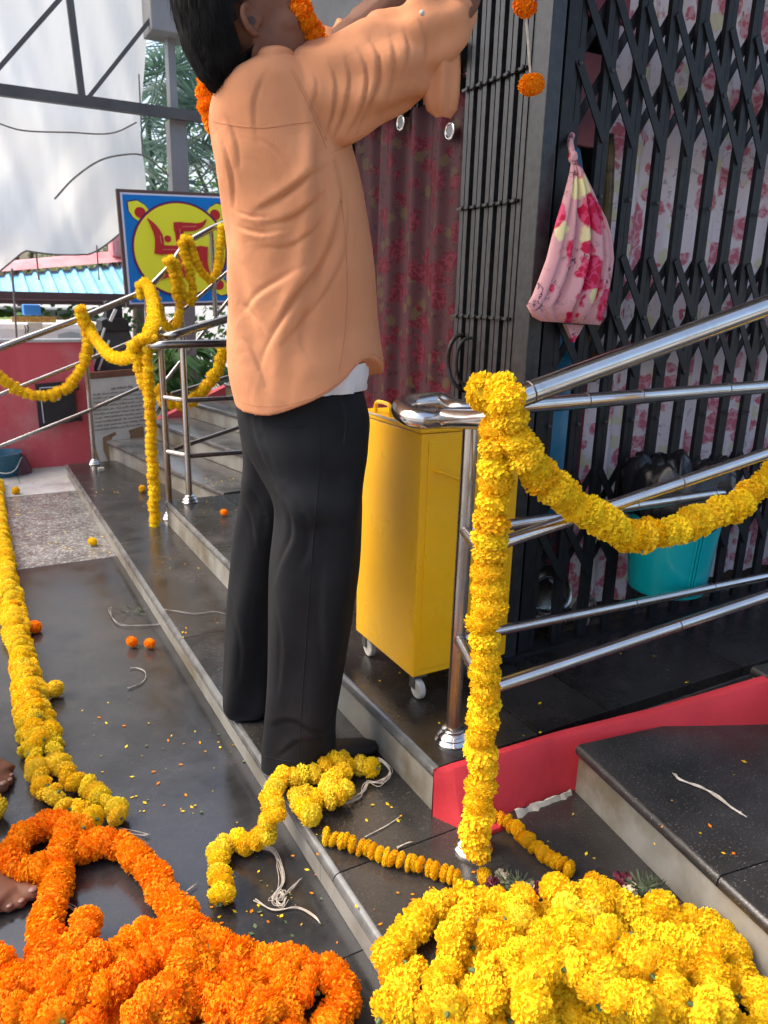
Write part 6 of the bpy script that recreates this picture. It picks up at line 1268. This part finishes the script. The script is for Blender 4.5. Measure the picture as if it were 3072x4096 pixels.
garland('yellow marigold garland underneath, filling the bottom of the yellow heap', [
 [(0.666,0.8492,0.11),(0.7146,0.8458,0.11),(0.7335,0.8027,0.11),(0.8255,0.8104,0.11),(0.8715,0.7746,0.11),(0.9482,0.7938,0.11),(0.9872,0.7611,0.11)], [(0.6246,0.7782,0.13),(0.6767,0.7705,0.13),(0.7302,0.7626,0.13),(0.7887,0.7113,0.13),(0.8512,0.6988,0.13),(0.8943,0.6555,0.13),(1.0392,0.7113,0.13)], [(0.5836,0.744,0.11),(0.6466,0.7288,0.11),(0.6885,0.6974,0.11),(0.7594,0.6877,0.11),(0.8021,0.6463,0.11),(0.8629,0.6234,0.11),(0.9043,0.5829,0.11),(0.9517,0.5487,0.11),(0.9985,0.5148,0.11)], [(0.6407,0.76,0.12),(0.6803,0.7488,0.12),(0.7564,0.7085,0.12),(0.792,0.68,0.12),(0.8408,0.6445,0.12),(0.9665,0.6275,0.12),(1.0274,0.6482,0.12),(1.0388,0.5995,0.12),(1.0216,0.5682,0.12)], [(0.8069,0.8679,0.11),(0.8764,0.8692,0.11),(0.9326,0.827,0.11),(0.9971,0.806,0.11),(1.0192,0.7565,0.11),(1.0153,0.6875,0.11)], [(0.839,0.7715,0.17),(0.8328,0.73,0.17),(0.7975,0.7378,0.17),(0.7356,0.7494,0.17),(0.6794,0.7287,0.17),(0.6323,0.7536,0.17)]], .066, 'my', .58, .95, .10, group=YGp, wob=.4, jpos=.08, mix_=('md',.15))
# --- garlands on the far railing
FG = 'yellow garlands swagged on the far railings'
garland('yellow garland swagged low in front of the black hatch on the red wall', [(0.1695,5.3,0.7381),(0.2176,5.3,0.7055),(0.2893,5.3,0.6397),(0.3653,5.3,0.5989),(0.4507,5.3,0.5837),(0.5434,5.3,0.601),(0.6235,5.3,0.6521),(0.6866,5.3,0.7311),(0.7275,5.3,0.8137),(0.7516,5.3,0.9022),(0.753,5.3,0.9903),(0.7363,5.3,1.0629),(0.7181,5.3,1.1145),(0.7423,5.3,1.1378)], .085, 'my', .45, .9, group=FG, low=True, wob=.25, jpos=.04)
garland('yellow garland swagged from the bend of the second railing up to the far railing', [[(0.7334,5.3643,1.1246),(0.7639,5.3126,1.0335),(0.7832,5.1868,0.9469),(0.7958,4.9499,0.8882),(0.8071,4.7137,0.8674),(0.8064,4.3694,0.8894),(0.7915,4.0331,0.9396),(0.7785,3.8681,0.9788)], [(0.8294,3.8394,1.0422),(1.0008,4.4892,1.0944),(1.0919,4.8972,1.1773),(1.1437,5.2126,1.2597),(1.1413,5.3288,1.2976),(1.1128,5.345,1.2673)]], .075, 'my', .46, .9, group=FG, low=True, wob=.25, jpos=.04)
garland('yellow garland hanging straight down from the bend of the second railing', [[(0.745,3.8066,0.9921),(0.758,3.7993,1.0142),(0.7858,3.7836,1.028),(0.8134,3.7679,1.0375),(0.8275,3.76,1.0118),(0.8019,3.7745,0.9675),(0.801,3.775,0.8793),(0.8001,3.7755,0.79),(0.7992,3.776,0.6995),(0.7983,3.7765,0.6077),(0.7953,3.7782,0.5145),(0.7943,3.7787,0.4202),(0.7934,3.7793,0.3245),(0.7903,3.781,0.2274),(0.7893,3.7816,0.129),(0.7875,3.7826,0.0543)], [(0.752,3.8257,0.9732),(0.7606,3.8208,0.9205),(0.7732,3.8137,0.8652),(0.7859,3.8065,0.8095),(0.7947,3.8015,0.7532)]], .064, 'my', .46, .88, .07, group=FG, low=True, wob=.25, jpos=.04)
garland('yellow garland looped in tight swags up the far railing before the painted sign', [
 [(1.1294,5.3971,1.2137),(1.1239,5.3964,1.2734),(1.1567,5.4004,1.2982),(1.1988,5.4055,1.2695),(1.2209,5.4082,1.2156),(1.2415,5.4107,1.1305),(1.2695,5.4141,1.0567),(1.3118,5.4192,0.9942),(1.3525,5.4241,1.0129),(1.3821,5.4277,1.0695),(1.3933,5.4291,1.1571),(1.3784,5.4273,1.2496),(1.3636,5.4255,1.341),(1.3477,5.4235,1.407),(1.3238,5.4206,1.442),(1.3571,5.4247,1.4616),(1.3878,5.4284,1.4268),(1.403,5.4302,1.3423),(1.4184,5.4321,1.2568),(1.442,5.435,1.1952),(1.475,5.439,1.1833),(1.4943,5.4413,1.2337),(1.4884,5.4406,1.3205),(1.4725,5.4387,1.406),(1.4567,5.4368,1.4905),(1.4337,5.434,1.5555),(1.4556,5.4366,1.5987),(1.488,5.4405,1.5887),(1.5051,5.4426,1.5293),(1.5279,5.4454,1.4451),(1.5721,5.4507,1.3729),(1.629,5.4576,1.3374),(1.676,5.4633,1.383),(1.7006,5.4663,1.4777),(1.7192,5.4686,1.6026),(1.7308,5.47,1.7258)]], .072, 'my', .46, .9, group=FG, low=True, wob=.22, jpos=.04, mix_=('my',.4))
garland('yellow garland slung on the second railing behind the man', [(0.9051,4.0263,0.7528),(0.9199,4.0179,0.7096),(0.961,3.9947,0.6816),(1.0208,3.9608,0.6882),(1.0752,3.93,0.7239),(1.1215,3.9039,0.7735),(1.1572,3.8837,0.8321),(1.1844,3.8683,0.8948),(1.203,3.8577,0.9566),(1.2172,3.8497,1.0154)], .075, 'my', .46, .9, group=FG, low=True, wob=.25, jpos=.04)
# --- orange garland the man holds, passing behind his neck
garland('orange marigold garland held up by the man and passing behind his neck', [[(0.5894,1.4589,1.8056),(0.5978,1.4541,1.7734),(0.6093,1.4476,1.754),(0.6242,1.4507,1.7405),(0.6378,1.4545,1.7251),(0.6549,1.4678,1.713),(0.6718,1.4927,1.7061),(0.7039,1.555,1.7094)], [(0.7702,1.7013,1.7562),(0.7257,1.7265,1.7279),(0.6542,1.7669,1.7123),(0.5918,1.8022,1.7153),(0.5573,1.8218,1.6961),(0.5511,1.8253,1.6728),(0.5557,1.8226,1.6516),(0.5622,1.819,1.6312),(0.5687,1.8153,1.6078)]], .052, 'mo', .42, .9, .08, group='orange garlands in use', wob=.3, jpos=.05)
# --- a pair of orange blooms on a thread hanging before the gate
hp2 = empty('flower_string', (1.1568,1.48,1.8612), 'two orange marigolds hanging on a thread in front of the black gate', 'flower string')
MB().tube([(1.1394,1.48,1.9367), (1.1533,1.48,1.871), (1.1676,1.48,1.8032), (1.1854,1.48,1.7171)], .0028, 6).build('thread', M['twine'], hp2)
inst('marigold', BL['mo'][1], (1.1527,1.478,1.8599), hp2, (PI+.2,.1,0), (.028,.028,.027)); inst('marigold', BL['mo'][2], (1.1855,1.478,1.7121), hp2, (PI-.2,.3,1), (.031,.031,.026))
# --- loose blooms on the ground
LB = 'loose marigold blooms'
for P_,k,d,rot,lab in (((0.15,2.3599,0.028),'ml',.058,(1.25,.1,.3),'large lemon-yellow marigold bloom standing alone beside the yellow bundle'),
 ((0.1391,2.8976,0.022),'mo',.052,(.8,.3,0),'orange marigold bloom tucked against the yellow bundle'),
 ((0.4371,2.6103,0.022),'mo',.046,(.4,.2,1),'left one of two orange blooms side by side on the dark floor'),
 ((0.4907,2.5693,0.021),'mo',.043,(.9,.5,2),'right one of two orange blooms side by side on the dark floor'),
 ((0.492,3.8597,0.022),'my',.050,(.3,.2,1),'yellow bloom on the speckled grey stone near the step'),
 ((0.2244,5.097,0.024),'md',.052,(1.2,.2,0),'golden bloom on the pale threshold strip'),
 ((0.8762,4.4958,0.11),'md',.050,(1.3,.8,1),'golden bloom on the step beside the hanging far garland'),
 ((1.0391,3.4038,0.231),'mo',.042,(.4,.3,1),'small orange bloom on the platform corner behind the man')):
    tag(inst('marigold', (BL if d > .05 else BL)[k][GR.randrange(4)], P_, None, rot, d/2), lab, 'flower', LB)
# --- threads and ribbon scraps
def strands(name, label, cat, pts, n, spread, r, mat='twine', seed=1):
    rr = random.Random(seed); b = MB()
    for _ in range(n):
        Q = [Vector(p)+Vector((rr.gauss(0,1),rr.gauss(0,1),abs(rr.gauss(0,.6))))*spread for p in pts]; b.tube(crom(Q,.008), r, 5)
    return tag(b.build(name, M[mat], smooth=True, auto=False), label, cat)
strands('thread_bundle', 'knotted white thread trailing from the small yellow garland onto the floor', 'thread', [(0.4778,1.4127,0.006),(0.5097,1.3825,0.006),(0.5085,1.3332,0.006),(0.4959,1.2847,0.006),(0.4711,1.26,0.006),(0.4588,1.2446,0.006),(0.4796,1.2438,0.006),(0.4806,1.2624,0.006),(0.4617,1.2358,0.006),(0.4684,1.221,0.006),(0.4832,1.2318,0.006)], 6, .004, .0008, seed=2)
strands('thread_bundle', 'white thread tangle beside the blooms at the man\'s shoe', 'thread', [(0.8143,1.4296,0.13),(0.8261,1.4071,0.12),(0.8287,1.4013,0.1),(0.7926,1.3883,0.096),(0.7671,1.4014,0.096),(0.7429,1.3773,0.096),(0.7157,1.3637,0.096),(0.679,1.3519,0.096)], 8, .004, .0008, seed=3)
strands('thread_scrap', 'dry thread curving on the floor between the two heaps', 'thread', [(0.4207,1.2654,0.004),(0.4482,1.2226,0.004),(0.4932,1.2047,0.004),(0.5187,1.1663,0.004),(0.5217,1.1403,0.004)], 2, .002, .0013, seed=4)
strands('thread_scrap', 'frayed thread ends at the knot on the floor', 'thread', [(0.4794,1.2434,0.004),(0.5027,1.2533,0.004),(0.5366,1.2767,0.004)], 3, .004, .0009, seed=5)
strands('thread_scrap', 'twisted cotton thread lying on the raised granite slab', 'thread', [(1.3132,0.9517,0.227),(1.3063,0.9305,0.227),(1.3227,0.8942,0.227),(1.33,0.8581,0.227),(1.325,0.814,0.227),(1.3268,0.78,0.227)], 5, .0022, .0014, seed=6)
strands('thread_scrap', 'thread scrap on the step above the flat golden string', 'thread', [(0.6741,1.2369,0.091),(0.7037,1.2436,0.091),(0.7377,1.2486,0.091),(0.7775,1.2602,0.091)], 2, .001, .0009, seed=7)
strands('thread_scrap', 'short thread end beside the flat golden string', 'thread', [(0.719,1.1741,0.091),(0.7462,1.1762,0.091),(0.7629,1.1742,0.091)], 2, .001, .0009, seed=8)
strands('thread_scrap', 'thread ends frayed out from the yellow bundle tip', 'thread', [(0.2155,1.6248,0.005),(0.2396,1.5941,0.005),(0.2715,1.5668,0.005)], 3, .004, .0009, seed=9)
strands('thread_scrap', 'thread scrap beside the arch of the orange garland', 'thread', [(0.2948,1.3504,0.005),(0.3113,1.3595,0.005),(0.3299,1.3679,0.005)], 2, .002, .0009, seed=10)
strands('thread_scrap', 'thin thread end from the orange coil beside the toes', 'thread', [(0.0678,1.4488,0.005),(0.0805,1.4196,0.005),(0.0899,1.3954,0.005)], 3, .003, .0011, seed=11)
strands('ribbon_scrap', 'curled grey ribbon lying by the foot of the step', 'ribbon', [(0.4266,2.968,0.02),(0.4198,2.9761,0.006),(0.4183,2.8861,0.006),(0.4358,2.81,0.006),(0.4941,2.7721,0.006),(0.5593,2.7497,0.006),(0.5815,2.7182,0.03)], 2, .003, .0013, 'wire', 12)
strands('ribbon_scrap', 'hooked grey ribbon on the dark floor below the orange blooms', 'ribbon', [(0.3987,2.4385,0.004),(0.4176,2.4329,0.004),(0.4323,2.3997,0.004),(0.4322,2.3563,0.004),(0.4098,2.3219,0.004),(0.3838,2.3109,0.004),(0.3589,2.3031,0.004)], 2, .002, .0014, 'wire', 13)
strands('thread_scrap', 'dark thread lying across the long step', 'thread', [(0.5702,2.6859,0.091),(0.6115,2.6562,0.091),(0.6666,2.6008,0.091),(0.7333,2.5875,0.091),(0.772,2.5401,0.091)], 2, .003, .0008, 'wire', 14)
b = MB(); rr = random.Random(6); sp_ = (0.502,2.9156,0.006)
for _ in range(26):
    a = Vector(sp_)+Vector((rr.uniform(-.05,.05),rr.uniform(-.035,.035),.002)); e = a+Vector((rr.uniform(-.03,.03),rr.uniform(-.03,.03),rr.uniform(0,.02))); w = Vector((.002,.002,0)); b.add([a-w,a+w,e+w,e-w],[(0,1,2,3)])
tag(b.build('dry_sprig', M['sprig'], auto=False), 'crushed green sprig by the grey ribbon near the step', 'sprig')
tag(MB().box((-.018,-.014,0),(.022,.014,.026)).build('stone_lump', M['stone_block'], bevel=.006, loc=(0,0,0)), 'pale brick lump on the step beside the far railing post', 'stone').location = (0.7481,5.1629,0.088)
# --- fallen petals and bits
def petals(name, pts_, n_each, spread, seed, label, mats, size=.006, z0=.0):
    rr = random.Random(seed); bs = {m: MB() for m in mats}
    for (p,n) in zip(pts_, n_each):
        for _ in range(n):
            q = Vector(p)+Vector((rr.gauss(0,spread),rr.gauss(0,spread),.0015)); a = rr.uniform(0,6.28); l = size*rr.uniform(.5,1.5); d = Vector((math.cos(a),math.sin(a),0)); s = Vector((-d.y,d.x,0)); h = rr.uniform(.0005,.004)
            bs[rr.choice(mats)].add([q, q+d*l*.5+s*l*.28+Vector((0,0,h*.3)), q+d*l+Vector((0,0,h)), q+d*l*.5-s*l*.28+Vector((0,0,h*.5))], [(0,1,2,3)])
    b = MB()
    for i,m in enumerate(mats): b.mi = i; b.add(bs[m].v, bs[m].f)
    return tag(b.build(name, [M[m] for m in mats], auto=False), label, 'petals', kind='stuff')
petals('fallen_petals', [(0.3689,1.3206,0),(0.4831,1.2318,0),(0.4091,1.2562,0),(0.5142,1.1329,0),(0.3423,1.8606,0),(0.4858,1.9131,0),(0.2914,2.1217,0),(0.1796,2.0687,0),(0.4054,1.6715,0),(0.3067,1.7016,0),(0.5311,1.8382,0),(0.4096,1.201,0)], [12,14,16,12,10,10,7,7,9,8,9,12], .07, 3, 'yellow and orange petals scattered on the dark floor', ['my','ml','mo','calyx'], .010)
petals('fallen_petals', [(0.358,4.0337,0.001),(0.4887,3.849,0.001),(0.4264,5.0976,0.003),(0.7057,4.2922,0.001),(0.2508,4.6008,0.001)], [26,20,22,14,12], .11, 4, 'yellow petal bits scattered on the speckled stone', ['my','ml','calyx'], .012)
petals('fallen_petals', [(0.7169,4.6102,0.088),(0.7811,4.1341,0.088),(0.7478,3.1957,0.088),(0.6563,2.5031,0.088),(0.8143,1.2902,0.088),(0.6338,1.2255,0.088),(0.6572,1.0634,0.088),(0.698,1.2594,0.088),(1.0457,1.0621,0.088),(0.7108,1.0081,0.088)], [16,10,8,8,7,6,8,6,5,8], .06, 5, 'petal bits scattered along the long step', ['my','mo','ml'], .009)
petals('fallen_petals', [(1.2199,4.0994,0.2113),(0.9856,3.5666,0.2113),(0.9096,1.5807,0.2113),(1.1602,1.2989,0.2113),(1.454,1.488,0.2113),(1.6689,1.3492,0.2113)], [26,10,6,4,4,4], .08, 6, 'petal bits scattered on the platform', ['my','ml'], .010)
petals('fallen_petals', [(1.1888,0.8666,0.222),(1.2614,0.7655,0.222),(1.5369,0.9093,0.222)], [4,4,3], .05, 7, 'few orange petals on the raised granite slab', ['md','mo'], .010)
